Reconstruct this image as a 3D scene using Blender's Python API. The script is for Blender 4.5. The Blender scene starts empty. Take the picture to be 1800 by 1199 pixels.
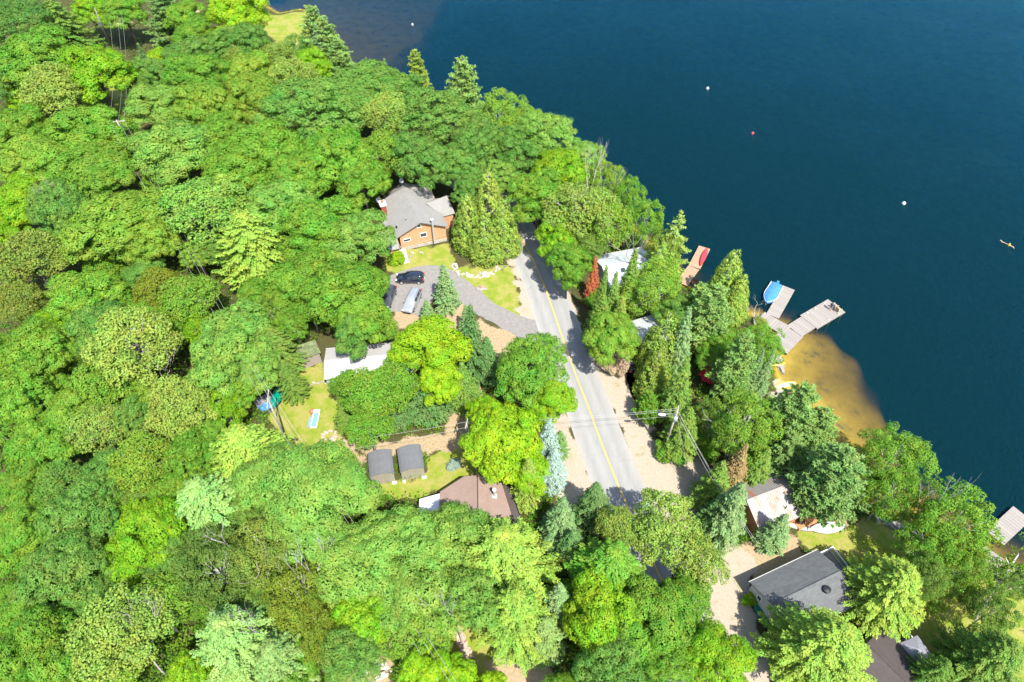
import bpy, math, random
import numpy as np
from mathutils import Vector, Matrix

# ---------------------------------------------------------------- camera, sky, sun, exposure
SC = bpy.context.scene
CAM_H, PITCH, FOC = 75.0, math.radians(48.5), 1200.0
cd = bpy.data.cameras.new("camera"); cam = bpy.data.objects.new("camera", cd)
SC.collection.objects.link(cam); SC.camera = cam
cam.location = (0, 0, CAM_H); cam.rotation_euler = (math.pi/2 - PITCH, 0, 0)
cd.sensor_width = 36; cd.lens = 36*FOC/1800; cd.clip_start = 0.5; cd.clip_end = 6000

SUN_DIR = Vector((0.42, -0.90, 0)).normalized()
SUN_EL = math.radians(57)
W = bpy.data.worlds.new("World"); SC.world = W; W.use_nodes = True
_nt = W.node_tree; _bg = _nt.nodes["Background"]
_sk = _nt.nodes.new("ShaderNodeTexSky"); _sk.sky_type = 'NISHITA'; _sk.sun_disc = False
_sk.sun_elevation = SUN_EL; _sk.sun_rotation = math.atan2(SUN_DIR.x, SUN_DIR.y)
_nt.links.new(_sk.outputs[0], _bg.inputs[0]); _bg.inputs[1].default_value = 0.15
ld = bpy.data.lights.new("sun", 'SUN'); sun = bpy.data.objects.new("sun", ld)
SC.collection.objects.link(sun); ld.energy = 4.6; ld.angle = math.radians(0.5); ld.color = (1.0, 0.96, 0.88)
_s = Vector((SUN_DIR.x*math.cos(SUN_EL), SUN_DIR.y*math.cos(SUN_EL), math.sin(SUN_EL)))
sun.rotation_euler = _s.to_track_quat('Z', 'Y').to_euler(); sun.location = _s*200
SC.view_settings.view_transform = 'Standard'; SC.view_settings.look = 'None'
SC.view_settings.exposure = 1.4; SC.view_settings.gamma = 1
SC.cycles.max_bounces = 6; SC.cycles.diffuse_bounces = 4; SC.cycles.transparent_max_bounces = 8

random.seed(7); RNG = np.random.default_rng(7)
R_ = math.radians

# ---------------------------------------------------------------- helpers
def G(px, py, z=0.0):
    """ground point seen at photo pixel (1800 x 1199) at height z"""
    a = (px-900)/FOC; b = (599.5-py)/FOC
    dy = math.cos(PITCH)+b*math.sin(PITCH); dz = -math.sin(PITCH)+b*math.cos(PITCH)
    t = (z-CAM_H)/dz
    return Vector((a*t, dy*t, z))

def link(o): SC.collection.objects.link(o); return o

def tag(o, label=None, cat=None, group=None, kind=None):
    if label: o['label'] = label
    if cat: o['category'] = cat
    if group: o['group'] = group
    if kind: o['kind'] = kind
    return o

def thing(name, label, cat, loc=(0,0,0), rz=0.0, group=None):
    o = link(bpy.data.objects.new(name, None)); o.location = loc; o.rotation_euler = (0,0,rz)
    o.empty_display_size = 0.3
    return tag(o, label, cat, group)

class MB:
    def __init__(s): s.v=[]; s.f=[]; s.smooth=False
    def add(s, vs, fs):
        n=len(s.v); s.v += [tuple(v) for v in vs]; s.f += [tuple(i+n for i in f) for f in fs]; return s
    def box(s, c, d, rz=0.0, rx=0.0, ry=0.0):
        M = Matrix.Rotation(rz,3,'Z') @ Matrix.Rotation(ry,3,'Y') @ Matrix.Rotation(rx,3,'X')
        vs=[]
        for sx in (-1,1):
            for sy in (-1,1):
                for sz in (-1,1):
                    vs.append(Vector(c)+M@Vector((sx*d[0]/2, sy*d[1]/2, sz*d[2]/2)))
        return s.add(vs, [(0,1,3,2),(4,6,7,5),(0,4,5,1),(2,3,7,6),(0,2,6,4),(1,5,7,3)])
    def prism(s, poly, z0, z1):
        n=len(poly)
        a=sum(poly[i][0]*poly[(i+1)%n][1]-poly[(i+1)%n][0]*poly[i][1] for i in range(n))
        if a<0: poly=poly[::-1]
        vs=[(p[0],p[1],z0) for p in poly]+[(p[0],p[1],z1) for p in poly]
        fs=[tuple(range(n-1,-1,-1)), tuple(range(n,2*n))]+[(i,(i+1)%n,(i+1)%n+n,i+n) for i in range(n)]
        return s.add(vs, fs)
    def tube(s, pts, rad, n=8, cap=True):
        pts=[Vector(p) for p in pts]
        if not hasattr(rad,'__len__'): rad=[rad]*len(pts)
        vs=[]; fs=[]
        up=Vector((0.31,0.17,0.93))
        for i,p in enumerate(pts):
            d=(pts[min(i+1,len(pts)-1)]-pts[max(i-1,0)])
            d = d.normalized() if d.length>1e-9 else Vector((0,0,1))
            u = d.cross(up if abs(d.dot(up))<0.95 else Vector((1,0,0))).normalized(); w=d.cross(u)
            for k in range(n):
                an=2*math.pi*k/n
                vs.append(p+(u*math.cos(an)+w*math.sin(an))*rad[i])
        for i in range(len(pts)-1):
            for k in range(n):
                fs.append((i*n+k, i*n+(k+1)%n, (i+1)*n+(k+1)%n, (i+1)*n+k))
        if cap: fs.append(tuple(range(n-1,-1,-1))); fs.append(tuple((len(pts)-1)*n+k for k in range(n)))
        return s.add(vs, fs)
    def lathe(s, prof, c=(0,0,0), n=16, axis='Z'):
        vs=[]; fs=[]
        for r,z in prof:
            for k in range(n):
                a=2*math.pi*k/n
                if axis=='Z': p=(c[0]+r*math.cos(a), c[1]+r*math.sin(a), c[2]+z)
                elif axis=='Y': p=(c[0]+r*math.cos(a), c[1]+z, c[2]+r*math.sin(a))
                else: p=(c[0]+z, c[1]+r*math.cos(a), c[2]+r*math.sin(a))
                vs.append(p)
        for i in range(len(prof)-1):
            for k in range(n): fs.append((i*n+k, i*n+(k+1)%n, (i+1)*n+(k+1)%n, (i+1)*n+k))
        fs.append(tuple(range(n-1,-1,-1))); fs.append(tuple((len(prof)-1)*n+k for k in range(n)))
        return s.add(vs, fs)
    def blob(s, c, r, seed=0, n=10, m=7, rough=0.18):
        rn=random.Random(seed); ph=[rn.uniform(0,6.28) for _ in range(6)]
        if not hasattr(r,'__len__'): r=(r,r,r)
        vs=[]; fs=[]
        for j in range(m+1):
            th=math.pi*j/m
            for k in range(n):
                a=2*math.pi*k/n
                q=1+rough*(math.sin(2*a+ph[0]+th)+0.6*math.sin(3*a+ph[1]-2*th)+0.5*math.sin(4*th+ph[2]))*math.sin(th)
                vs.append((c[0]+r[0]*q*math.sin(th)*math.cos(a), c[1]+r[1]*q*math.sin(th)*math.sin(a), c[2]+r[2]*q*math.cos(th)))
        for j in range(m):
            for k in range(n): fs.append((j*n+k,(j+1)*n+k,(j+1)*n+(k+1)%n,j*n+(k+1)%n))
        return s.add(vs, fs)
    def build(s, name, mat, parent=None, smooth=False, bevel=0.0, solid=0.0):
        me=bpy.data.meshes.new(name); me.from_pydata(s.v, [], s.f); me.update(); me.validate()
        me.materials.append(mat)
        if smooth:
            for p in me.polygons: p.use_smooth=True
        o=link(bpy.data.objects.new(name, me))
        if parent is not None: o.parent=parent
        if solid:
            m=o.modifiers.new("s",'SOLIDIFY'); m.thickness=solid; m.offset=-1
        if bevel:
            m=o.modifiers.new("b",'BEVEL'); m.width=bevel; m.segments=2; m.limit_method='ANGLE'
        return o

def quads(name, V, tone, mat, parent=None):
    """V (n,4,3) leaf faces"""
    n=len(V); me=bpy.data.meshes.new(name)
    me.vertices.add(n*4); me.vertices.foreach_set('co', V.reshape(-1).astype(np.float32))
    me.loops.add(n*4); me.loops.foreach_set('vertex_index', np.arange(n*4,dtype=np.int32))
    me.polygons.add(n); me.polygons.foreach_set('loop_start', np.arange(0,n*4,4,dtype=np.int32))
    me.update(calc_edges=True)
    at=me.attributes.new('tone','FLOAT','FACE'); at.data.foreach_set('value', tone.astype(np.float32))
    me.materials.append(mat)
    if isinstance(parent, str): return me
    o=link(bpy.data.objects.new(name, me))
    if parent is not None: o.parent=parent
    return o

# ---------------------------------------------------------------- materials
KD=0.72
def newmat(name):
    m=bpy.data.materials.new(name); m.use_nodes=True; nt=m.node_tree
    return m, nt, nt.nodes, nt.links, nt.nodes['Principled BSDF']
def coord(nt, kind='Object', scale=(1,1,1), rot=(0,0,0)):
    tc=nt.nodes.new('ShaderNodeTexCoord'); mp=nt.nodes.new('ShaderNodeMapping')
    mp.inputs['Scale'].default_value=scale; mp.inputs['Rotation'].default_value=rot
    nt.links.new(tc.outputs[kind], mp.inputs[0]); return mp.outputs[0]
def noise(nt, vec, scale, detail=4, rough=0.6):
    n=nt.nodes.new('ShaderNodeTexNoise'); n.inputs['Scale'].default_value=scale
    n.inputs['Detail'].default_value=detail; n.inputs['Roughness'].default_value=rough
    nt.links.new(vec, n.inputs['Vector']); return n.outputs['Fac']
def ramp(nt, fac, stops):
    r=nt.nodes.new('ShaderNodeValToRGB'); e=r.color_ramp.elements
    while len(e)<len(stops): e.new(0.5)
    for i,(p,c) in enumerate(stops): e[i].position=p; e[i].color=(*c,1)
    nt.links.new(fac, r.inputs[0]); return r.outputs[0]
def mix(nt, fac, a, b, mode='MIX'):
    m=nt.nodes.new('ShaderNodeMix'); m.data_type='RGBA'; m.blend_type=mode
    for s,v in ((m.inputs[0],fac),(m.inputs[6],a),(m.inputs[7],b)):
        if isinstance(v,(int,float)): s.default_value=v
        elif isinstance(v,tuple): s.default_value=(*v,1)
        else: nt.links.new(v,s)
    return m.outputs[2]
def math_(nt, op, a, b=None, c=None):
    m=nt.nodes.new('ShaderNodeMath'); m.operation=op
    for i,v in enumerate((a,b,c)):
        if v is None: continue
        if isinstance(v,(int,float)): m.inputs[i].default_value=v
        else: nt.links.new(v,m.inputs[i])
    return m.outputs[0]
def bump(nt, b, h, strength=0.3, dist=0.05):
    n=nt.nodes.new('ShaderNodeBump'); n.inputs['Strength'].default_value=strength; n.inputs['Distance'].default_value=dist
    nt.links.new(h, n.inputs['Height']); nt.links.new(n.outputs[0], b.inputs['Normal'])

def m_plain(name, col, rough=0.7, var=0.12, scale=6, metal=0.0, spec=0.3):
    col=tuple(c*KD for c in col)
    m,nt,N,L,b=newmat(name); v=coord(nt)
    f=noise(nt,v,scale)
    L.new(ramp(nt,f,[(0.3,tuple(c*(1-var) for c in col)),(0.7,tuple(min(1,c*(1+var)) for c in col))]), b.inputs['Base Color'])
    b.inputs['Roughness'].default_value=rough; b.inputs['Metallic'].default_value=metal; b.inputs['Specular IOR Level'].default_value=spec
    return m
def m_siding(name, col, pitch=0.3, axis='X', var=0.15):
    col=tuple(c*KD for c in col)
    """boards: thin dark joints every `pitch` metres along the axis"""
    m,nt,N,L,b=newmat(name); v=coord(nt)
    sx=N.new('ShaderNodeSeparateXYZ'); L.new(v,sx.inputs[0])
    if axis=='XY': u=math_(nt,'ADD',sx.outputs[0],sx.outputs[1])
    else: u=sx.outputs['XYZ'.index(axis)]
    q=math_(nt,'DIVIDE',u,pitch); fr=math_(nt,'FRACT',q); fl=math_(nt,'FLOOR',q)
    gap=math_(nt,'LESS_THAN',fr,0.12)
    wn=N.new('ShaderNodeTexWhiteNoise'); wn.noise_dimensions='1D'; L.new(fl,wn.inputs['W'])
    f=noise(nt,v,5,5)
    c=mix(nt,f,tuple(x*(1-var) for x in col),tuple(min(1,x*(1+var)) for x in col))
    c=mix(nt,math_(nt,'MULTIPLY',wn.outputs['Value'],0.3),c,tuple(x*0.6 for x in col))
    c=mix(nt,math_(nt,'MULTIPLY',gap,0.65),c,tuple(x*0.35 for x in col))
    L.new(c,b.inputs['Base Color']); b.inputs['Roughness'].default_value=0.75; b.inputs['Specular IOR Level'].default_value=0.2
    return m
def m_shingle(name, col, var=0.25, scale=1.0):
    col=tuple(c*KD for c in col)
    m,nt,N,L,b=newmat(name); v=coord(nt)
    br=N.new('ShaderNodeTexBrick'); L.new(v,br.inputs['Vector']); br.inputs['Scale'].default_value=1.0
    br.inputs['Brick Width'].default_value=0.32*scale; br.inputs['Row Height'].default_value=0.15*scale; br.inputs['Mortar Size'].default_value=0.012
    br.inputs['Color1'].default_value=(*[c*(1-var) for c in col],1); br.inputs['Color2'].default_value=(*[min(1,c*(1+var)) for c in col],1)
    br.inputs['Mortar'].default_value=(*[c*0.55 for c in col],1)
    f=noise(nt,v,0.9,6,0.65); f2=noise(nt,v,40,2)
    c=mix(nt,0.55,br.outputs[0],ramp(nt,f,[(0.3,tuple(c*0.72 for c in col)),(0.7,tuple(min(1,c*1.25) for c in col))]))
    c=mix(nt,0.5,c,ramp(nt,f2,[(0.35,tuple(c*0.7 for c in col)),(0.65,tuple(min(1,c*1.3) for c in col))]))
    L.new(c,b.inputs['Base Color']); b.inputs['Roughness'].default_value=0.9; b.inputs['Specular IOR Level'].default_value=0.15
    return m
def m_metalroof(name, col, rust=0.0):
    col=tuple(c*KD for c in col)
    m,nt,N,L,b=newmat(name); v=coord(nt)
    f=noise(nt,coord(nt,scale=(1.6,0.35,1)),1.2,6,0.7)
    c=ramp(nt,f,[(0.3,tuple(x*0.85 for x in col)),(0.7,col)])
    if rust:
        f2=noise(nt,coord(nt,scale=(1.3,0.6,1)),0.8,7,0.72)
        c=mix(nt,ramp(nt,f2,[(0.60-0.06*rust,(0,0,0)),(0.66,(1,1,1))]),c,(0.30,0.12,0.055))
    L.new(c,b.inputs['Base Color']); b.inputs['Roughness'].default_value=0.5; b.inputs['Metallic'].default_value=0.1
    return m
def m_gloss(name, col, rough=0.15, metal=0.0, coat=0.0):
    m,nt,N,L,b=newmat(name)
    f=noise(nt,coord(nt),3); L.new(mix(nt,f,tuple(c*0.93 for c in col),col), b.inputs['Base Color'])
    b.inputs['Roughness'].default_value=rough; b.inputs['Metallic'].default_value=metal; b.inputs['Coat Weight'].default_value=coat
    return m
def m_leaf(name, trans=0.36, rough=0.5):
    m,nt,N,L,b=newmat(name)
    oi=N.new('ShaderNodeObjectInfo'); at=N.new('ShaderNodeAttribute'); at.attribute_name='tone'
    hs=N.new('ShaderNodeHueSaturation')
    # slow change of hue over a crown (real leaf colour: older and younger growth)
    f=noise(nt,coord(nt),0.5,4); f=math_(nt,'SUBTRACT',f,0.5)
    L.new(math_(nt,'ADD',math_(nt,'MULTIPLY',f,0.17),0.5), hs.inputs['Hue'])
    L.new(at.outputs['Fac'], hs.inputs['Value']); L.new(oi.outputs['Color'], hs.inputs['Color'])
    L.new(hs.outputs[0], b.inputs['Base Color'])
    b.inputs['Roughness'].default_value=rough; b.inputs['Specular IOR Level'].default_value=0.12
    tr=N.new('ShaderNodeBsdfTranslucent'); L.new(mix(nt,1.0,hs.outputs[0],(1.0,1.0,0.45),'MULTIPLY'),tr.inputs[0])
    mx=N.new('ShaderNodeMixShader'); mx.inputs[0].default_value=trans
    L.new(b.outputs[0],mx.inputs[1]); L.new(tr.outputs[0],mx.inputs[2]); L.new(mx.outputs[0],N['Material Output'].inputs[0])
    return m

M={}
M['leaf']=m_leaf('broad_leaf',0.42); M['needle']=m_leaf('needle_leaf',0.34,0.55)
M['bark']=m_plain('bark',(0.16,0.13,0.10),0.9,0.35,8)
M['bark_white']=m_plain('birch_bark',(0.62,0.60,0.55),0.8,0.3,5)
M['bark_grey']=m_plain('dead_wood',(0.42,0.38,0.34),0.9,0.25,6)
M['white']=m_plain('white_paint',(0.78,0.78,0.76),0.5,0.04)
M['white_wall']=m_siding('white_siding',(0.55,0.58,0.56),0.15,'Z',0.04)
M['brown_wall']=m_siding('cedar_boards',(0.66,0.36,0.19),0.3,'XY',0.12)
M['rust_wall']=m_siding('orange_boards',(0.55,0.26,0.12),0.25,'XY',0.12)
M['beige_wall']=m_siding('beige_metal',(0.36,0.33,0.26),0.18,'XY',0.05)
M['grey_wood']=m_siding('weathered_boards',(0.36,0.31,0.27),0.2,'XY',0.2)
M['dark_wall']=m_siding('dark_boards',(0.09,0.065,0.05),0.2,'XY',0.2)
M['shingle_grey']=m_shingle('grey_shingles',(0.275,0.268,0.25),0.22)
M['shingle_dark']=m_shingle('charcoal_shingles',(0.125,0.13,0.132),0.5,1.5)
M['shingle_shed']=m_shingle('slate_shingles',(0.15,0.155,0.165),0.2)
M['shingle_pink']=m_shingle('rosy_brown_shingles',(0.28,0.20,0.165),0.22)
M['shingle_brown']=m_shingle('dark_brown_shingles',(0.085,0.07,0.065),0.3)
M['roof_pale']=m_metalroof('pale_blue_grey_metal',(0.56,0.60,0.62))
M['roof_light']=m_metalroof('light_grey_roof',(0.46,0.44,0.43))
M['roof_white']=m_metalroof('white_roof',(0.80,0.80,0.80))
M['roof_rust']=m_metalroof('rusted_metal',(0.33,0.31,0.295),1.6)
M['moss_roof']=m_plain('mossy_roof',(0.14,0.17,0.08),0.95,0.5,2.5)
M['trim']=m_plain('grey_trim',(0.42,0.41,0.38),0.6,0.08)
M['brick']=m_siding('red_brick',(0.33,0.09,0.06),0.075,'Z',0.25)
M['stone']=m_plain('pale_stone',(0.44,0.40,0.35),0.9,0.35,3)
M['rock']=m_plain('shore_rock',(0.32,0.29,0.26),0.9,0.4,2.5)
M['rock_pink']=m_plain('pink_rock',(0.52,0.38,0.30),0.9,0.3,3)
M['glass']=m_gloss('window_glass',(0.03,0.04,0.045),0.08)
M['black']=m_plain('black_paint',(0.02,0.02,0.022),0.5,0.2)
M['steel']=m_gloss('galvanised_steel',(0.35,0.36,0.37),0.4,0.7)
M['wood_pole']=m_plain('pole_wood',(0.38,0.33,0.28),0.9,0.3,4)
M['wire']=m_plain('bare_wire',(0.38,0.37,0.35),0.5,0.1)
M['dock_grey']=m_siding('weathered_planks',(0.34,0.305,0.27),0.45,'X',0.12)
M['dock_tan']=m_siding('tan_planks',(0.44,0.29,0.19),0.45,'X',0.12)
M['dock_frame']=m_plain('dock_frame',(0.16,0.12,0.09),0.9,0.3)
M['tarp_blue']=m_plain('blue_tarp',(0.06,0.22,0.52),0.4,0.2,2)
M['tarp_green']=m_plain('green_tarp',(0.0,0.22,0.15),0.4,0.25,3)
M['red']=m_plain('red_plastic',(0.55,0.05,0.06),0.4,0.1)
M['red_cloth']=m_plain('red_cloth',(0.55,0.02,0.04),0.8,0.15)
M['yellow']=m_plain('yellow_plastic',(0.80,0.48,0.06),0.4,0.1)
M['green']=m_plain('green_plastic',(0.02,0.16,0.12),0.4,0.15)
M['lime_pl']=m_plain('pale_green_plastic',(0.25,0.55,0.25),0.4,0.1)
M['blue_cloth']=m_plain('blue_cushion',(0.16,0.34,0.72),0.8,0.08)
M['grey_cloth']=m_plain('grey_canvas',(0.22,0.22,0.25),0.8,0.12)
M['terracotta']=m_plain('terracotta',(0.38,0.13,0.07),0.8,0.15)
M['tyre']=m_plain('tyre_rubber',(0.025,0.025,0.025),0.85,0.2)
M['rim']=m_gloss('alloy_rim',(0.55,0.55,0.56),0.3,0.6)
M['lamp_red']=m_gloss('red_lens',(0.5,0.02,0.02),0.15)
M['lamp_clear']=m_gloss('clear_lens',(0.7,0.72,0.74),0.1)
M['skin']=m_plain('skin',(0.45,0.27,0.19),0.6,0.05)
M['dark_cloth']=m_plain('purple_blue_cloth',(0.07,0.07,0.16),0.8,0.1)
M['hair']=m_plain('dark_hair',(0.05,0.03,0.02),0.6,0.2)
M['adirondack']=m_siding('pale_wood_slats',(0.55,0.42,0.27),0.09,'X',0.1)

# ---------------------------------------------------------------- shore and terrain
WATER_Z = -1.0
SHORE_PX=[(380,-60),(455,0),(492,22),(528,15),(556,22),(588,62),(602,100),(622,128),(700,165),(760,200),(800,222),(850,242),(900,262),
 (950,288),(1000,320),(1040,350),(1080,378),(1112,396),(1148,425),(1180,462),(1203,497),(1232,512),(1270,525),(1310,545),(1340,556),(1364,575),
 (1376,600),(1377,628),(1366,645),(1372,660),(1392,684),(1412,700),(1436,722),(1470,770),(1505,820),(1530,862),(1546,901),(1580,917),(1616,936),
 (1680,955),(1735,963),(1772,985),(1810,1005),(1880,1060),(1960,1120)]
SHORE=[G(x,y,WATER_Z) for x,y in SHORE_PX]
SHORE_XY=np.array([[p.x,p.y] for p in SHORE])
LAKE=np.vstack([SHORE_XY,[[70,-60],[900,-60],[900,1500],[-150,1500],[-150,240]]])
def seg_dist(P, poly, closed=True):
    d=np.full(len(P),1e9); n=len(poly)
    for i in range(n if closed else n-1):
        a=poly[i]; b=poly[(i+1)%n]; ab=b-a
        t=np.clip(((P-a)@ab)/(ab@ab),0,1); q=a+t[:,None]*ab
        d=np.minimum(d,np.hypot(*(P-q).T))
    return d
def inside(P, poly):
    c=np.zeros(len(P),bool); n=len(poly); x,y=P[:,0],P[:,1]
    for i in range(n):
        x1,y1=poly[i]; x2,y2=poly[(i+1)%n]
        if y1==y2: continue
        k=((y1>y)!=(y2>y))&(x<(x2-x1)*(y-y1)/(y2-y1)+x1); c^=k
    return c
def sdist(P, poly):
    d=seg_dist(P,poly); return np.where(inside(P,poly),-d,d)
def pxpoly(pts, z=0.0): return np.array([[G(x,y,z).x,G(x,y,z).y] for x,y in pts])
def sstep(a,b,x): t=np.clip((x-a)/(b-a),0,1); return t*t*(3-2*t)
SHELF=[(pxpoly([(1335,552),(1372,552),(1402,556),(1442,580),(1487,618),(1525,668),(1545,725),(1548,790),(1580,850),(1640,900),(1500,880),(1370,690)],-1),0.12,0.12),
       (pxpoly([(480,10),(560,-60),(820,-60),(770,10),(735,60),(690,100),(640,135),(590,110)],-1),1.5,0.02),
       (pxpoly([(1540,830),(1620,845),(1680,885),(1720,925),(1700,960),(1616,940),(1540,905)],-1),0.5,0.06)]
def bed_depth(P, d):
    """depth below the water at distance d (>0) off the shore"""
    steep=0.3+0.55*d
    out=steep.copy()
    for poly,b0,sl in SHELF:
        s=sdist(P,poly)
        wob=1.6*np.sin(P[:,0]*0.35)+1.2*np.sin(P[:,1]*0.5+P[:,0]*0.2)+.8*np.sin(P[:,0]*1.1-P[:,1]*.7)
        k=sstep(8.5,-3.5,s-0.8+wob*0.7)
        out=out*(1-k)+np.minimum(out,b0+sl*d)*k
    far=P[:,0]>46
    return np.clip(out,0.05,9)
def terrain_z(P):
    P=np.asarray(P,float).reshape(-1,2)
    s=sdist(P,LAKE)
    land=-1.0+1.0*sstep(0,6,s)+0.02
    land+=0.12*np.sin(P[:,0]*0.11+1)*np.sin(P[:,1]*0.09)*sstep(8,20,s)*sstep(32,48,-P[:,0])
    z=np.where(s<0, WATER_Z-bed_depth(P,np.maximum(-s,0)), land)
    return z
def gz(x,y): return float(terrain_z([[x,y]])[0])
# ---------------------------------------------------------------- ground sheet with material masks
def axis_coords(lo, hi, step, far):
    core=list(np.arange(lo,hi+1e-6,step)); a=[]; x=lo; s=step
    while x>-far: s*=1.5; x-=s; a.append(x)
    b=[]; x=hi; s=step
    while x<far: s*=1.5; x+=s; b.append(x)
    return np.array(a[::-1]+core+b)
def grid_mesh(name, xs, ys, mat, zf, attrs=None, kind='structure'):
    X,Y=np.meshgrid(xs,ys); P=np.stack([X.ravel(),Y.ravel()],1); Z=zf(P)
    V=np.column_stack([P,Z]); nx,ny=len(xs),len(ys)
    i=np.arange(nx-1)[None,:]+nx*np.arange(ny-1)[:,None]; i=i.ravel()
    F=np.stack([i,i+1,i+nx+1,i+nx],1).astype(np.int32)
    me=bpy.data.meshes.new(name); me.vertices.add(len(V)); me.vertices.foreach_set('co',V.astype(np.float32).ravel())
    me.loops.add(F.size); me.loops.foreach_set('vertex_index',F.ravel())
    me.polygons.add(len(F)); me.polygons.foreach_set('loop_start',np.arange(0,F.size,4,dtype=np.int32)); me.update(calc_edges=True)
    me.polygons.foreach_set('use_smooth',np.ones(len(F),bool))
    for k,f in (attrs or {}).items():
        a=me.attributes.new(k,'FLOAT','POINT'); a.data.foreach_set('value',f(P,Z).astype(np.float32))
    me.materials.append(mat); o=link(bpy.data.objects.new(name,me)); tag(o,kind=kind); return o

GRASS=[pxpoly(p) for p in (
 [(690,440),(790,430),(800,470),(880,465),(905,470),(915,520),(925,560),(900,560),(850,530),(800,505),(780,480),(740,475),(700,482),(680,478),(672,450)],
 [(500,640),(560,640),(600,700),(590,760),(640,800),(590,850),(520,800),(470,740),(480,690)],
 [(760,790),(830,780),(850,830),(880,850),(700,880),(640,870),(630,845),(700,845),(750,835)],
 [(1390,925),(1560,905),(1620,940),(1680,960),(1740,1010),(1800,1040),(1800,1230),(1560,1230),(1500,1000),(1420,975)],
 [(470,25),(560,10),(570,60),(540,110),(470,110),(455,60)],
 [(180,140),(240,130),(260,210),(215,215)],
 [(820,1080),(870,1110),(880,1180),(830,1199),(780,1120)],
 [(1130,765),(1180,790),(1230,810),(1180,820),(1150,805)],
 [(985,870),(1005,870),(1010,920),(975,900)],
)]
SAND=[pxpoly(p) for p in (
 [(965,730),(1000,742),(1022,800),(1045,880),(1030,930),(985,890),(985,860),(980,800)],
 [(1035,650),(1095,660),(1125,700),(1160,790),(1225,800),(1265,830),(1260,900),(1290,960),(1340,975),(1330,1010),(1310,1060),(1345,1130),(1360,1230),(1230,1230),(1235,1100),(1190,960),(1140,890),(1110,800),(1060,690)],
 [(1360,655),(1380,650),(1420,700),(1440,725),(1400,730),(1360,700)],
 [(885,440),(903,440),(925,500),(955,580),(985,660),(1005,745),(990,800),(980,740),(950,640),(905,560),(915,520)],
 [(935,400),(960,430),(985,490),(1000,520),(1035,600),(1060,660),(1035,660),(1000,570),(960,470)],
)]
DRY=[pxpoly(p) for p in (
 [(590,770),(690,775),(780,760),(800,690),(850,680),(840,760),(800,790),(760,800),(620,800),(600,790)],
 [(640,840),(640,800),(600,800),(620,860),(650,870)],
 [(840,560),(905,590),(900,625),(875,650),(845,640),(820,600)],
 [(690,545),(780,545),(820,530),(800,590),(700,580)],
 [(870,1130),(960,1150),(1000,1230),(840,1230)],
 [(1290,960),(1400,940),(1420,990),(1330,1040)],
 [(560,840),(640,830),(640,860),(600,870)],
 [(620,1140),(690,1150),(690,1230),(590,1230)],
 [(190,32),(228,30),(232,44),(188,46)],[(338,20),(352,18),(358,40),(344,44)],
 [(640,1110),(700,1110),(690,1200),(600,1200)],
 [(1380,905),(1480,900),(1500,925),(1400,935)],
)]
def wobble(P):
    return 0.35*np.sin(P[:,0]*1.9+1.3*np.sin(P[:,1]*1.1))+0.3*np.sin(P[:,1]*2.3+P[:,0]*0.7)
def mask(polys, soft=0.9):
    def f(P,Z):
        out=np.zeros(len(P)); w=wobble(P)
        for q in polys:
            bb=(P[:,0]>q[:,0].min()-3)&(P[:,0]<q[:,0].max()+3)&(P[:,1]>q[:,1].min()-3)&(P[:,1]<q[:,1].max()+3)
            if not bb.any(): continue
            s=sdist(P[bb],q)+w[bb]; out[bb]=np.maximum(out[bb], sstep(soft,-soft,s))
        return out
    return f
def m_ground():
    m,nt,N,L,b=newmat('ground_soil_and_grass'); v=coord(nt,'Object')
    def at(n):
        a=N.new('ShaderNodeAttribute'); a.attribute_name=n; return a.outputs['Fac']
    n1=noise(nt,v,0.45,7,0.7); n2=noise(nt,v,3.0,6,0.7); n3=noise(nt,v,14,4,0.7)
    floor=ramp(nt,n2,[(0.3,(0.03,0.022,0.012)),(0.45,(0.07,0.045,0.026)),(0.56,(0.035,0.06,0.012)),(0.78,(0.10,0.07,0.04))])
    grass=ramp(nt,n1,[(0.28,(0.09,0.17,0.012)),(0.45,(0.16,0.21,0.02)),(0.58,(0.30,0.24,0.09)),(0.72,(0.10,0.17,0.015))])
    grass=mix(nt,0.45,grass,ramp(nt,n3,[(0.3,(0.05,0.09,0.006)),(0.7,(0.24,0.25,0.045))]))
    dry=ramp(nt,n2,[(0.25,(0.15,0.14,0.05)),(0.42,(0.24,0.18,0.10)),(0.6,(0.30,0.23,0.15)),(0.72,(0.16,0.19,0.04))])
    sand=ramp(nt,n2,[(0.25,(0.25,0.205,0.155)),(0.5,(0.285,0.24,0.185)),(0.75,(0.325,0.28,0.225))])
    sand=mix(nt,ramp(nt,n1,[(0.56,(0,0,0)),(0.70,(0.8,0.8,0.8))]),sand,(0.17,0.17,0.06))
    def edge(a): # ragged edge
        t=math_(nt,'ADD',a,math_(nt,'MULTIPLY',math_(nt,'SUBTRACT',n3,0.5),0.9))
        t=math_(nt,'ADD',t,math_(nt,'MULTIPLY',math_(nt,'SUBTRACT',n2,0.5),0.8))
        return ramp(nt,t,[(0.40,(0,0,0)),(0.60,(1,1,1))])
    c=mix(nt,edge(at('grass')),floor,grass); c=mix(nt,edge(at('dry')),c,dry); c=mix(nt,edge(at('sand')),c,sand)
    bedc=ramp(nt,n1,[(0.3,(0.10,0.085,0.05)),(0.42,(0.30,0.21,0.02)),(0.7,(0.44,0.31,0.035))])
    c=mix(nt,at('bed'),c,bedc)
    L.new(c,b.inputs['Base Color']); b.inputs['Roughness'].default_value=0.95; b.inputs['Specular IOR Level'].default_value=0.1
    bump(nt,b,mix(nt,0.5,n2,n3),0.6,0.12); return m
xs=axis_coords(-150,130,0.5,3000); ys=axis_coords(12,210,0.5,3000)
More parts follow.
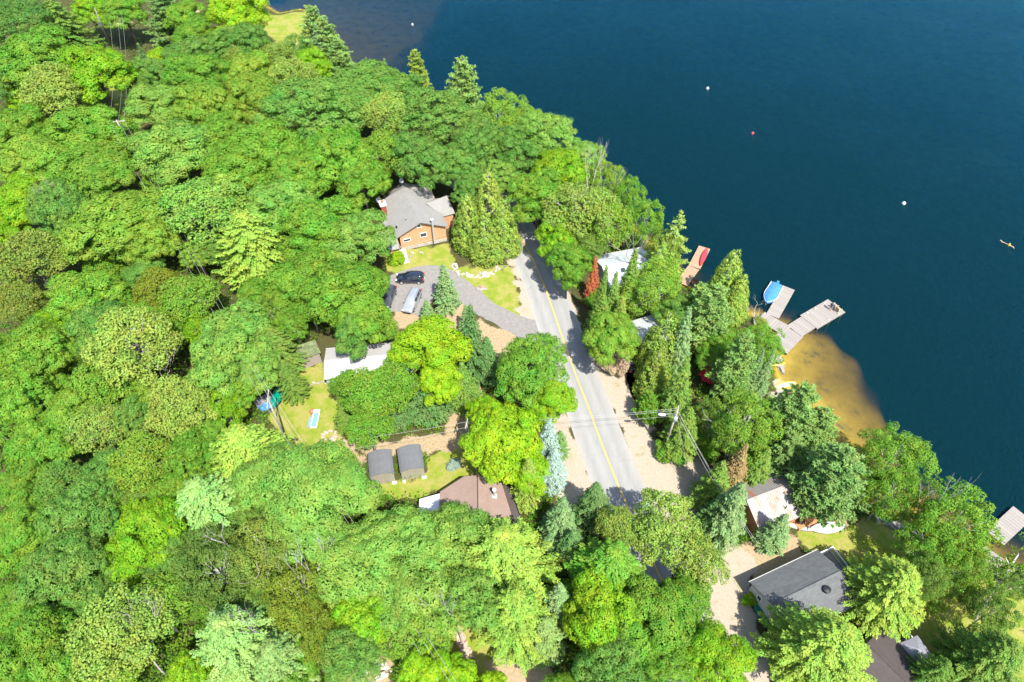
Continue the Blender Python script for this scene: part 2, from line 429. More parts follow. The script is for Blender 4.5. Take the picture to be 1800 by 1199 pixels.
grid_mesh('ground',xs,ys,m_ground(),terrain_z,{'grass':mask(GRASS),'sand':mask(SAND,0.7),'dry':mask(DRY),'bed':lambda P,Z:sstep(-0.85,-1.02,Z)})

# ---------------------------------------------------------------- lake water: a closed body that absorbs light
def m_water():
    m,nt,N,L,b=newmat('lake_water'); N.remove(b); v=coord(nt,'Object')
    mp=coord(nt,'Object',scale=(1.0,0.45,1),rot=(0,0,R_(-25)))
    n1=noise(nt,mp,2.6,3,0.6); n2=noise(nt,mp,7.0,2,0.5); n3=noise(nt,v,0.05,3,0.6)
    bp=N.new('ShaderNodeBump'); bp.inputs['Strength'].default_value=1.0; bp.inputs['Distance'].default_value=0.13
    h=math_(nt,'ADD',n1,math_(nt,'MULTIPLY',n2,0.35)); h=math_(nt,'MULTIPLY',h,math_(nt,'ADD',math_(nt,'MULTIPLY',n3,1.0),0.4))
    L.new(h,bp.inputs['Height'])
    gl=N.new('ShaderNodeBsdfGlossy'); gl.inputs['Roughness'].default_value=0.06; gl.inputs['Color'].default_value=(0.14,0.55,0.95,1); L.new(bp.outputs[0],gl.inputs['Normal'])  # deeper blue of the mirrored sky is put into the gloss colour
    tr=N.new('ShaderNodeBsdfTransparent'); df=N.new('ShaderNodeBsdfDiffuse'); df.inputs[0].default_value=(0.018,0.15,0.195,1); bq=N.new('ShaderNodeBump'); bq.inputs['Strength'].default_value=1; bq.inputs['Distance'].default_value=0.3; L.new(h,bq.inputs['Height']); L.new(bq.outputs[0],df.inputs['Normal'])
    inn=N.new('ShaderNodeMixShader'); inn.inputs[0].default_value=0.09; L.new(tr.outputs[0],inn.inputs[1]); L.new(df.outputs[0],inn.inputs[2])
    fr=N.new('ShaderNodeFresnel'); fr.inputs['IOR'].default_value=1.17; L.new(bp.outputs[0],fr.inputs['Normal'])
    mx=N.new('ShaderNodeMixShader'); L.new(fr.outputs[0],mx.inputs[0]); L.new(inn.outputs[0],mx.inputs[1]); L.new(gl.outputs[0],mx.inputs[2])
    out=N['Material Output']; L.new(mx.outputs[0],out.inputs['Surface'])
    va=N.new('ShaderNodeVolumeAbsorption'); va.inputs['Color'].default_value=(0.50,0.42,0.0,1); va.inputs['Density'].default_value=0.9
    L.new(va.outputs[0],out.inputs['Volume']); return m
w=MB(); w.box((1000,900,-13),(5000,4200,24)); o=w.build('water',m_water()); o.location=(0,0,0)
tag(o,kind='structure')

# ---------------------------------------------------------------- road
def ribbon(name, pts, widths, mat, z, kind='structure', parent=None, jit=0.0, step=1.0):
    pts=[Vector((p[0],p[1],0)) for p in pts]; out=[]; ws=[]
    for i in range(len(pts)-1):   # catmull-rom
        p0=pts[max(i-1,0)];p1=pts[i];p2=pts[i+1];p3=pts[min(i+2,len(pts)-1)]
        n=max(2,int((p2-p1).length/step))
        for k in range(n):
            t=k/n
            out.append(0.5*((2*p1)+(p2-p0)*t+(2*p0-5*p1+4*p2-p3)*t*t+(3*p1-p0-3*p2+p3)*t**3)); ws.append(widths[i]*(1-t)+widths[i+1]*t)
    out.append(pts[-1]); ws.append(widths[-1]); m=MB(); vs=[]; fs=[]; s=0
    rn=random.Random(3)
    for i,p in enumerate(out):
        d=(out[min(i+1,len(out)-1)]-out[max(i-1,0)]).normalized(); nrm=Vector((-d.y,d.x,0))
        a=ws[i]/2+rn.uniform(-jit,jit); c=ws[i]/2+rn.uniform(-jit,jit)
        vs+=[(*(p+nrm*a).xy,z),(*(p+nrm*a*0.33).xy,z),(*(p-nrm*c*0.33).xy,z),(*(p-nrm*c).xy,z)]
    for i in range(len(out)-1):
        for k in range(3): fs.append((i*4+k+1,i*4+k,(i+1)*4+k,(i+1)*4+k+1))
    m.add(vs,fs); o=m.build(name,mat,parent)
    if parent is None: tag(o,kind=kind)
    # across coordinate for tyre tracks
    a=o.data.attributes.new('across','FLOAT','POINT'); a.data.foreach_set('value',np.array([0,.33,.67,1]*len(out),np.float32))
    return o
def m_asphalt():
    m,nt,N,L,b=newmat('worn_asphalt'); v=coord(nt)
    at=N.new('ShaderNodeAttribute'); at.attribute_name='across'
    f=noise(nt,v,0.35,6,0.7); f2=noise(nt,v,22,3,0.8); f3=noise(nt,coord(nt,scale=(1,0.12,1),rot=(0,0,R_(-13))),1.6,5,0.7)
    c=ramp(nt,f,[(0.3,(0.19,0.187,0.175)),(0.7,(0.255,0.25,0.235))])
    c=mix(nt,0.35,c,ramp(nt,f2,[(0.3,(0.14,0.14,0.135)),(0.7,(0.31,0.30,0.285))]))
    c=mix(nt,0.35,c,ramp(nt,f3,[(0.35,(0.16,0.16,0.155)),(0.65,(0.28,0.275,0.26))]))
    tr=ramp(nt,at.outputs['Fac'],[(0.0,(0.29,0.27,0.24)),(0.10,(0.23,0.22,0.205)),(0.2,(0.165,0.165,0.16)),(0.3,(0.23,0.225,0.215)),(0.5,(0.15,0.15,0.147)),(0.7,(0.24,0.235,0.225)),(0.82,(0.175,0.175,0.17)),(1.0,(0.30,0.28,0.25))])
    c=mix(nt,0.45,c,tr)
    vr=N.new('ShaderNodeTexVoronoi'); vr.feature='DISTANCE_TO_EDGE'; vr.inputs['Scale'].default_value=0.16; L.new(mix(nt,0.06,v,N['Noise Texture'].outputs['Color']) ,vr.inputs['Vector'])
    ck=ramp(nt,vr.outputs['Distance'],[(0.0,(1,1,1)),(0.006,(0,0,0))]); c=mix(nt,math_(nt,'MULTIPLY',ck,0.25),c,(0.09,0.09,0.09))
    L.new(c,b.inputs['Base Color']); b.inputs['Roughness'].default_value=0.9; b.inputs['Specular IOR Level'].default_value=0.2; return m
M['asphalt']=m_asphalt(); M['asphalt_drive']=m_plain('old_driveway_asphalt',(0.235,0.22,0.205),0.95,0.15,2.0)
M['paint']=m_plain('worn_yellow_paint',(0.62,0.42,0.10),0.8,0.25,6)
RC=[(690,262),(780,300),(830,328),(872,352),(893,372),(911,408),(937,458),(960,512),(984,580),(1011,656),(1034,715),(1055,773),(1082,842),(1102,888),(1138,965),(1205,1120),(1280,1330)]
RCW=[G(*p) for p in RC]; RW=[5.6,5.8,5.8,6.0]+[6.3]*11+[6.6]*2
ribbon('road',RCW,RW,M['asphalt'],0.032)
def offset_line(pts, off):
    out=[]
    for i,p in enumerate(pts):
        d=(pts[min(i+1,len(pts)-1)]-pts[max(i-1,0)]).normalized(); out.append(p+Vector((-d.y,d.x,0))*off)
    return out
cl=ribbon('centre_line',offset_line(RCW,0.0),[0.2]*len(RC),M['paint'],0.038,jit=0.012)
ribbon('driveway',[G(*p) for p in ((690,548),(698,515),(735,492),(770,487),(815,512),(850,540),(890,562),(922,577),(950,588))],[8,8,6.0,5.0,3.8,3.5,3.4,4.2,6.5],M['asphalt_drive'],0.028,jit=0.12,step=0.6)
ribbon('drive_apron',[G(*p) for p in ((708,545),(722,530),(740,512),(752,500))],[5.5,6,5.5,4],M['asphalt_drive'],0.024,jit=0.12,step=0.6)
ribbon('lane',[G(*p) for p in ((1120,600),(1118,640),(1124,680),(1150,720),(1180,745))],[3.2,3.2,3.0,2.6,2],M['asphalt_drive'],0.02,jit=0.2,step=0.6)
# ---------------------------------------------------------------- buildings
def facet_roof(name, faces, mat, parent, th=0.14):
    m=MB()
    for f in faces:
        n=len(m.v); m.v+=[tuple(v) for v in f]; m.f.append(tuple(range(n,n+len(f))))
    import bmesh
    me=bpy.data.meshes.new(name); bm=bmesh.new(); vmap={}
    for f in faces:
        vs=[]
        for v in f:
            k=tuple(round(c,3) for c in v)
            if k not in vmap: vmap[k]=bm.verts.new(v)
            vs.append(vmap[k])
        fc=bm.faces.new(vs)
    bmesh.ops.recalc_face_normals(bm,faces=bm.faces)
    bm.normal_update()
    for f in bm.faces:
        if f.normal.z<0: f.normal_flip()
    bm.to_mesh(me); bm.free(); me.materials.append(mat)
    o=link(bpy.data.objects.new(name,me)); o.parent=parent
    s=o.modifiers.new('s','SOLIDIFY'); s.thickness=th; s.offset=-1
    return o
def window(root, c, w, h, ang, frame=None, n=1):
    """window on a wall whose outward normal points at angle ang; glass part > frame"""
    frame=frame or M['white']
    g=MB(); g.box((0,0,0),(w,0.06,h)); o=g.build('window',M['glass'],root); o.location=c; o.rotation_euler=(0,0,ang+math.pi/2)
    f=MB(); t=0.09
    f.box((0,-0.03,h/2+t/2),(w+2*t,0.10,t)).box((0,-0.03,-h/2-t/2),(w+2*t,0.10,t)).box((-w/2-t/2,-0.03,0),(t,0.10,h)).box((w/2+t/2,-0.03,0),(t,0.10,h))
    for k in range(1,n): f.box((-w/2+w*k/n,-0.02,0),(0.05,0.09,h))
    # outward is local -Y after rotation
    f.build('frame',frame,o); return o
def gable(name, label, c, rz, Ln, Wd, ze, zr, wall, roof, over=0.35, cat='house', group=None, trim=None, base=None):
    """ridge along local X"""
    root=thing(name,label,cat,(c[0],c[1],0),rz,group)
    a,b=Ln/2,Wd/2; m=MB()
    z0=-0.3
    vs=[(-a,-b,z0),(a,-b,z0),(a,b,z0),(-a,b,z0),(-a,-b,ze-.12),(a,-b,ze-.12),(a,b,ze-.12),(-a,b,ze-.12),(-a,0,zr-.14),(a,0,zr-.14)]
    m.add(vs,[(0,1,5,4),(2,3,7,6),(0,4,8,7,3),(1,2,6,9,5)]); m.build('wall',wall,root)
    k=(zr-ze)/b; e=over; zo=ze-k*e
    r=facet_roof('roof',[[(-a-e,-b-e,zo),(a+e,-b-e,zo),(a+e,0,zr),(-a-e,0,zr)],[(-a-e,0,zr),(a+e,0,zr),(a+e,b+e,zo),(-a-e,b+e,zo)]],roof,root,0.12)
    t=MB(); t.tube([(-a-e,0,zr+.02),(a+e,0,zr+.02)],0.07,6); t.build('ridge_cap',roof,r)
    f=MB()
    for s in (-1,1):
        f=MB(); f.box((0,s*(b+e+.03),zo-.06),(Ln+2*e+.1,0.08,0.16)); f.build('gutter',trim or M['trim'],r)
    return root

# --- brown house with grey hipped roof
hx=Vector((-16.3,92.5,0))
H=thing('house','orange brown board house with a sprawling grey shingle roof and red chimney','house',hx)
def hp(x,y,z=0): return (x-hx.x,y-hx.y,z)
A=hp(-18.65,85.9,3.15);B=hp(-10.5,88.6,3.3);Cc=hp(-14.6,100.1,3.1);D=hp(-19.6,101,3.1);E=hp(-23,95.3,3.1);P=hp(-14.7,87,5.45);Q=hp(-18.5,96.2,5.45)
F1=hp(-21.3,91.3,2.95);F2=hp(-22.5,88.1,2.3);F3=hp(-20.7,85.2,2.35);F4=hp(-18.2,84.5,2.1);F5=hp(-20.0,83.9,2.05)
R1=hp(-14.4,93.3,4.45);R2=hp(-11.1,95.6,4.35);R3=hp(-9.6,92.6,2.9);R4=hp(-11.4,91.7,2.95);R5=hp(-10.7,97.2,3.0);R6=hp(-13.3,96.2,3.2)
rf=facet_roof('roof',[[A,B,P],[B,Cc,Q,P],[Cc,D,Q],[D,E,Q],[E,F1,A,P,Q]][1:],M['shingle_grey'],H)
facet_roof('wing_roof',[[R1,R2,R3,R4],[R1,R2,R5,R6]],M['shingle_grey'],H)
facet_roof('lean_to_roof',[[(F1[0],F1[1],F1[2]-.01),F2,F3,A],[A,F3,F5,F4]],M['shingle_grey'],H)
w=MB(); w.prism([hp(-18.3,86.4)[:2],hp(-11.0,88.95)[:2],hp(-14.9,99.7)[:2],hp(-19.5,100.5)[:2],hp(-22.6,95.2)[:2]],0.55,3.0)
a1=hp(-18.3,86.4,3.0);b1=hp(-11.0,88.95,3.0);p1=hp(-14.75,87.6,5.25)
w.add([a1,b1,p1,(a1[0],a1[1]+.25,3.0),(b1[0],b1[1]+.25,3.0),(p1[0],p1[1]+.25,5.25)],[(0,1,2),(5,4,3),(0,2,5,3),(1,4,5,2)])
w.build('wall',M['brown_wall'],H)
w=MB(); w.prism([hp(-14,93.6)[:2],hp(-11.3,95.4)[:2],hp(-10.0,92.7)[:2],hp(-11.6,91.8)[:2]],0,2.85).build('wing_wall',M['brown_wall'],H)
w=MB(); w.prism([hp(-18.45,84.9)[:2],hp(-19.8,84.35)[:2],hp(-20.5,85.5)[:2],hp(-22.2,88.1)[:2],hp(-21,90.8)[:2],hp(-18.6,86.3)[:2]],0,2.05).build('lean_to_wall',M['brown_wall'],H)
w=MB(); w.prism([hp(-18.36,86.32)[:2],hp(-10.93,88.9)[:2],hp(-14.8,99.6)[:2],hp(-19.4,100.4)[:2],hp(-22.5,95.2)[:2]],-0.2,0.545).build('foundation',M['stone'],H)
wd=Vector((7.3,2.55,0)).normalized(); wn=Vector((wd.y,-wd.x,0)); wa=math.atan2(wn.y,wn.x); g0=Vector(hp(-18.3,86.4))
def onw(s,z): q=g0+wd*s+wn*0.03; return (q.x,q.y,z)
window(H,onw(3.35,4.35),0.55,0.55,wa); window(H,onw(3.9,2.35),1.0,0.7,wa); window(H,onw(1.1,2.0),1.1,0.45,wa); window(H,onw(5.9,0.3),0.8,0.35,wa,M['trim'])
w=MB()
for s0,s1,z0,z1 in ((2.3,7.5,0.75,1.25),): 
    q0=onw(s0,z0);q1=onw(s1,z1); w.tube([Vector(q0)+wn*.06,Vector(q1)+wn*.06],0.05,5)
w.tube([Vector(onw(2.3,0.1))+wn*.06,Vector(onw(2.3,0.75))+wn*.06],0.05,5); w.build('drain_pipe',M['adirondack'],H)
w=MB(); w.lathe([(0.16,0),(0.16,4.9),(0.13,4.9)],(onw(5.5,0)[0]+wn.x*.55,onw(5.5,0)[1]+wn.y*.55,0.5),10)
st=w.build('stovepipe',M['trim'],H); w=MB(); w.lathe([(0.2,0),(0.27,.08),(0.27,.2),(0.05,.32)],(onw(5.5,0)[0]+wn.x*.55,onw(5.5,0)[1]+wn.y*.55,5.4),10); w.build('cap',M['white'],st)
ch=Vector(hp(-21.6,92.6)); w=MB(); w.box((ch.x,ch.y,2.4),(0.85,1.3,4.9),R_(22)); co=w.build('chimney',M['brick'],H)
w=MB(); w.box((ch.x,ch.y,4.95),(1.1,1.55,0.2),R_(22)).box((ch.x,ch.y,5.13),(0.8,1.2,0.16),R_(22)); w.build('crown',M['white'],co)
w=MB(); w.box((ch.x,ch.y,5.3),(0.35,0.5,0.3),R_(22)); w.build('flue',M['terracotta'],co)
def dish(parent_label, c, yaw, group='satellite dishes on the grey roof'):
    t=thing('satellite_dish',parent_label,'satellite dish',c,yaw,group)
    m=MB(); prof=[(0.45*i/6, 0.16*(i/6)**2) for i in range(7)]
    vs=[];fs=[]
    for j,(r,z) in enumerate(prof):
        for k in range(14):
            a=2*math.pi*k/14; vs.append((r*math.cos(a)*0.9, 0.15-z*1-0.0, 0.75+r*math.sin(a)))
    for j in range(6):
        for k in range(14): fs.append((j*14+k,j*14+(k+1)%14,(j+1)*14+(k+1)%14,(j+1)*14+k))
    m.add(vs,fs); rr=m.build('reflector',M['white'],t,smooth=True,solid=0.02); rr.rotation_euler=(R_(-30),0,0); rr.location=(0,-.33,.12)
    m=MB(); m.tube([(0,.25,0),(0,.22,.45),(0,.17,.72)],0.03,6); m.build('mast',M['steel'],t)
    m=MB(); m.tube([(0,.1,.38),(0,-.45,.55)],0.02,5).box((0,-.47,.58),(.08,.1,.1)); m.build('feed_arm',M['steel'],t); return t
dish('white satellite dish at the back peak of the grey roof',(-19.4,100.4,3.15),R_(10))
dish('white satellite dish on the left eave beside the red chimney',(-22.8,95.0,3.05),R_(-8))
for sx,sy,z in ((-17.3,88.9,4.1),(-18.9,88.0,3.45)):
    m=MB(); q=hp(sx,sy,z); m.lathe([(0.13,-.2),(0.13,.35),(0.16,.35),(0.16,.42)],q,8); m.build('vent_pipe',M['black'],H)

# --- two slate roofed sheds, ridge front to back with a curved crown
def shed(label,c,rz):
    t=thing('shed',label,'shed',(c.x,c.y,0),rz,'grey roofed sheds side by side')
    prof=[(-1.5,2.15),(-1.2,2.36),(-0.7,2.54),(0,2.68),(0.7,2.54),(1.2,2.36),(1.5,2.15)]
    fs=[[(prof[i][0],-1.75,prof[i][1]),(prof[i+1][0],-1.75,prof[i+1][1]),(prof[i+1][0],1.75,prof[i+1][1]),(prof[i][0],1.75,prof[i][1])] for i in range(6)]
    facet_roof('roof',fs,M['shingle_shed'],t,0.08)
    w=MB(); n=7; pts=[(-1.4,0)]+[(x*0.933,z-.1) for x,z in prof]+[(1.4,0)]
    vs=[(x,-1.6,z) for x,z in pts]+[(x,1.6,z) for x,z in pts]; k=len(pts)
    w.add(vs,[tuple(range(k)),tuple(range(2*k-1,k-1,-1))]+[(i+1,i,i+k,i+1+k) for i in range(k-1)]); w.build('wall',M['beige_wall'],t)
    w=MB(); w.box((0.0,1.63,0.95),(1.5,0.05,1.8)); d=w.build('door',M['beige_wall'],t)
    w=MB(); w.box((0.3,1.68,0.95),(0.06,0.05,0.2)); w.build('handle',M['black'],d)
    for bx in ((1.25,.55),(-1.25,.3)):
        w=MB(); w.box((bx[0],-1.8,0.08),(bx[1],0.3,0.16)); w.build('foundation_block',M['white'],t)
shed('left one of two slate roofed sheds with ribbed beige walls',Vector((-16.15,44.35,0)),R_(12))
shed('right one of two slate roofed sheds, nearer the small blue shrub',Vector((-12.55,45.05,0)),R_(13))

# --- rosy brown cottage with white flat porch
c=Vector((-4.6,37.6,0)); T=thing('cottage','cottage with a rosy brown shingle roof half hidden by pale green crowns','cottage',c)
def q_(x,y,z=0): return (x-c.x,y-c.y,z)
facet_roof('roof',[[q_(-4.1,41.75,3.75),q_(-3.7,33,3.75),q_(-8.3,33,2.75),q_(-8.5,40.15,2.75),q_(-5.7,41.9,3.3)],[q_(-4.1,41.75,3.75),q_(-1.35,41.5,3.05),q_(-0.1,37.3,2.85),q_(-0.0,33,2.85),q_(-3.7,33,3.75)]],M['shingle_pink'],T,0.15)
w=MB(); w.prism([q_(-8.1,33.3)[:2],q_(-8.1,39.8)[:2],q_(-5.6,41.4)[:2],q_(-1.7,41.1)[:2],q_(-0.5,37.2)[:2],q_(-0.4,33.3)[:2]],-0.2,2.62).build('wall',M['dark_wall'],T)
w=MB(); w.tube([q_(-4.1,41.8,3.79),q_(-3.7,33,3.79)],0.06,6); w.build('ridge_cap',M['shingle_brown'],T)
w=MB(); w.prism([q_(-10.9,39.3)[:2],q_(-8.55,40.05)[:2],q_(-8.4,36.2)[:2],q_(-10.7,35.8)[:2]],2.4,2.5).build('porch_roof',M['roof_white'],T)
for x,y in ((-10.7,39.1),(-10.5,36.0),(-9.6,39.5)):
    w=MB(); p=q_(x,y); w.box((p[0],p[1],1.2),(0.12,0.12,2.4)); w.build('porch_post',M['white'],T)
w=MB(); w.prism([q_(-1.3,41.2)[:2],q_(-0.4,41.0)[:2],q_(0.9,37.2)[:2],q_(1.0,33)[:2],q_(0.02,33)[:2],q_(-0.08,37.2)[:2]],2.3,2.42).build('side_roof',M['shingle_brown'],T)
w=MB(); w.tube([q_(-0.35,41.1,2.45),q_(0.95,37.2,2.45),q_(1.05,33,2.45)],0.07,6); w.build('gutter',M['black'],T)
w=MB(); p=q_(-2.05,39.3); w.lathe([(0.15,2.9),(0.15,4.6)],(p[0],p[1],0),10); k=w.build('vent_pipe',M['trim'],T)
w=MB(); w.lathe([(0.17,4.6),(0.24,4.65),(0.24,4.8),(0.1,4.9)],(p[0],p[1],0),10); w.build('cap',M['white'],k); w=MB(); w.box((p[0],p[1],3.25),(0.55,0.55,0.1),0,0,R_(14)); w.build('flashing',M['white'],k)

# --- white cottage, charcoal roof
T=gable('cottage','white sided cottage with a charcoal shingle roof and white deck by the hemlocks',(31.1,28.2),R_(23.4),8.6,5.9,2.75,4.15,M['white_wall'],M['shingle_dark'],0.28,'cottage',None,M['trim'])
window(T,(-4.32,1.5,1.9),0.5,0.7,math.pi); window(T,(-4.32,-2.0,1.7),0.9,1.0,math.pi,None,2)
w=MB(); w.box((-4.34,-0.9,1.05),(0.06,0.95,2.1)); d=w.build('door',M['trim'],T); w=MB(); w.box((-4.39,-0.6,1.05),(0.05,0.08,0.08)); w.build('handle',M['steel'],d)
w=MB(); w.lathe([(0.28,3.35),(0.28,4.0),(0.42,4.0),(0.42,4.15),(0.1,4.25)],(1.7,-1.0,0),12); w.build('roof_vent',M['black'],T)
w=MB(); w.tube([(-1.6,-1.9,3.1),(-1.6,-1.9,3.55)],0.06,6); w.build('vent_pipe',M['black'],T)
def railing(parent, pts, h0, hh, mat, step=0.13, posts=True, name='railing'):
    m=MB()
    for i in range(len(pts)-1):
        a=Vector(pts[i]);b=Vector(pts[i+1]); L=(b-a).length; n=max(2,int(L/step))
        an=math.atan2(b.y-a.y,b.x-a.x); mid=(a+b)/2
        m.box((mid.x,mid.y,h0+hh),(L,0.12,0.07),an).box((mid.x,mid.y,h0+0.12),(L,0.05,0.05),an)
        for k in range(n+1):
            p=a+(b-a)*(k/n); m.box((p.x,p.y,h0+hh/2),(0.03,0.03,hh-.04),an)
    r=m.build(name,mat,parent)
    for p in pts:
        m=MB(); m.box((p[0],p[1],h0+hh/2),(0.13,0.13,hh+.2)); m.build('post',mat,r)
    return r
w=MB()
for k in range(18): w.box((4.45+0.14*k,0.3,0.72),(0.125,5.4,0.05))
w.box((5.7,0.3,0.58),(2.5,5.3,0.14)); w.build('deck',M['dock_grey'],T)
railing(T,[(4.5,3.0,0),(6.95,3.0,0),(6.95,-2.4,0)],0.75,1.0,M['white'])
for s in (4.7,6.7):
    for y in (-2.2,2.8):
        w=MB(); w.box((s,y,0.2),(0.14,0.14,0.7)); w.build('deck_post',M['dock_frame'],T)
w=MB(); w.box((5.6,1.2,1.0),(0.7,1.3,0.08)).box((5.6,1.9,1.25),(0.7,0.1,0.5)); o=w.build('lounge_chair',M['grey_cloth']); o.parent=None; o.matrix_world=T.matrix_basis.copy(); tag(o,'grey reclining chair on the white railed deck','chair')

# --- rusted cabin
T=gable('cabin','orange board cabin with a pale ribbed metal roof streaked with rust',(31.3,40.05),R_(21),8.6,6.2,2.55,3.95,M['rust_wall'],M['roof_rust'],0.3,'cabin')
w=MB()
for k in range(27):
    x=-3.9+0.3*k
    for s in (-1,1):
        w.tube([(x,s*3.38,2.44),(x,0,4.0)],0.022,4)
w.build('roof_rib',M['roof_rust'],T)['kind']='stuff'
w=MB(); w.box((1.2,-3.16,2.15),(1.9,0.08,0.25)); w.build('eave_board',M['trim'],T)
w=MB(); w.box((1.55,-3.55,1.15),(0.95,0.06,1.0),0,R_(-35),R_(45)); w.build('hatch',M['dark_wall'],T)
w=MB(); w.prism([(0.9,-3.1),(3.7,-3.1),(3.7,-4.2),(0.9,-4.2)],-0.3,0.5); w.build('porch',M['rust_wall'],T)
w=MB(); w.box((2.7,-3.6,1.1),(1.6,0.06,1.3),0,R_(-30)); w.build('awning_board',M['rust_wall'],T)
for x,y in ((-0.5,-2.2),(0.7,-2.6)):
    w=MB(); w.tube([(x,y,2.9),(x,y,3.6)],0.06,6); w.build('vent_pipe',M['black'],T)

# --- lakeside buildings behind the firs
T=gable('lake_house','low house with a pale blue grey metal roof, mostly behind slim firs',(17.9,79.3),R_(16),7.6,7.2,2.7,3.9,M['white_wall'],M['roof_pale'],0.4,'house')
w=MB(); w.box((-1.2,-1.3,3.62),(0.7,0.7,0.14),0,R_(18)); w.build('skylight',M['glass'],T)
window(T,(0,-3.63,1.6),1.4,0.9,-math.pi/2,None,2)
T=gable('lake_cottage','narrow cottage with a pale blue grey roof behind the olive cedar',(20.4,66.2),R_(23),6.6,4.6,2.8,3.5,M['dark_wall'],M['roof_pale'],0.3,'cottage')
window(T,(-3.32,0.2,1.6),0.8,0.8,math.pi)
T=gable('bungalow','long flat looking bungalow with a light grey roof under a lime green maple',(-19.8,60.7),R_(7),11.6,5.0,2.6,3.15,M['white_wall'],M['roof_light'],0.2,'bungalow')
window(T,(-3.5,-2.53,1.5),1.4,0.9,-math.pi/2,None,2); window(T,(2.2,-2.53,1.5),1.4,0.9,-math.pi/2,None,2)
w=MB(); w.box((-4.4,-2.0,2.95),(2.6,2.2,0.1),0,R_(6)); w.build('roof_patch',M['roof_white'],T)

# --- small mossy shed
c=G(547,634,0); T=thing('lean_to_shed','small plank shed with a mossy sloping roof at the edge of the lawn','shed',(c.x,c.y,0),R_(28))
facet_roof('roof',[[(-1.5,-1.15,2.3),(1.5,-1.15,2.1),(1.5,1.15,2.6),(-1.5,1.15,2.7)]],M['moss_roof'],T,0.1)
w=MB(); w.prism([(-1.3,-1),(1.3,-1),(1.3,1),(-1.3,1)],-.1,2.12).build('wall',M['grey_wood'],T)
w=MB(); w.box((-1.33,0,1.0),(0.06,1.6,1.5)); w.build('panel',M['white'],T)
w=MB(); w.box((0.3,-1.03,1.0),(0.8,0.06,1.8)); w.build('door',M['grey_wood'],T)

# --- cottage at the lower right corner
rz=R_(35); cc=Vector((37.3,20.2,0))
T=gable('cottage','dark brown roofed cottage cut by the bottom edge, with grey deck and white railing',(cc.x,cc.y),rz-math.pi/2,5.4,6.4,2.7,3.7,M['white_wall'],M['shingle_brown'],0.3,'cottage')
# ridge runs along local X (towards -57 deg); deck on the +y side
w=MB()
for k in range(14): w.box((0.0,3.5+0.15*k,0.72),(7.4,0.135,0.05))
w.box((0,4.5,0.6),(7.2,2.0,0.12)); w.build('deck',M['dock_grey'],T)
w=MB()
for k in range(12): w.box((3.0+0.15*k,0,0.724),(0.135,6.9,0.05))
w.box((3.85,0,0.6),(1.8,6.8,0.12)); w.build('side_deck',M['dock_grey'],T)
railing(T,[(-3.6,5.5,0),(-1.0,5.5,0),(2.0,5.5,0),(4.7,5.5,0),(4.7,2.0,0)],0.75,1.0,M['white'])
p=G(1610,1143,2.6); U=thing('patio_umbrella','square grey patio umbrella on the deck of the brown roofed cottage','umbrella',(p.x,p.y,0.75),R_(20))
def umbrella(U, mat, r=1.45, h=2.1, n=4):
    m=MB(); vs=[(0,0,h+.35)]+[(r*math.cos(2*math.pi*(k+.5)/n)*1.1,r*math.sin(2*math.pi*(k+.5)/n)*1.1,h-.15) for k in range(n)]
    mids=[(r*.86*math.cos(2*math.pi*(k+1)/n)*(1.0 if n>4 else .85),r*.86*math.sin(2*math.pi*(k+1)/n)*(1.0 if n>4 else .85),h-.05) for k in range(n)]
    k0=len(vs); vs+=mids; fs=[]
    for k in range(n): fs+=[(0,1+k,k0+k),(0,k0+k,1+(k+1)%n)]
    m.add(vs,fs); m.build('canopy',mat,U,solid=0.02)
    m=MB(); m.tube([(0,0,0),(0,0,h+.4)],0.03,6); m.build('pole',M['steel'],U)
    m=MB(); m.lathe([(0.28,0),(0.28,.06),(0.05,.12)],(0,0,0),12); m.build('base',M['black'],U)
umbrella(U,M['grey_cloth'])
for k,(px,py,lab) in enumerate(((1249,658,'crimson patio umbrella between the lakeside pines, the nearer of two'),(1264,648,'bright red patio umbrella between the lakeside pines, the farther of two'))):
    p=G(px,py,2.3); U=thing('patio_umbrella',lab,'umbrella',(p.x,p.y,gz(p.x,p.y)),R_(15+20*k),'red umbrellas among the pines'); umbrella(U,M['red_cloth'],1.5,2.2,8)
# teal deck box and shrub are beside the white cottage
p=G(1343,1082,0.5)
T=thing('storage_box','long teal green storage box against the end wall of the white cottage','storage box',(p.x,p.y,0),R_(23.4))
m=MB(); m.box((0,0,0.33),(0.9,2.2,0.66)); m.build('body',M['green'],T,bevel=0.03)
m=MB(); m.box((0,0,0.71),(1.0,2.35,0.09),0,0,R_(4)); m.build('lid',M['green'],T,bevel=0.02)

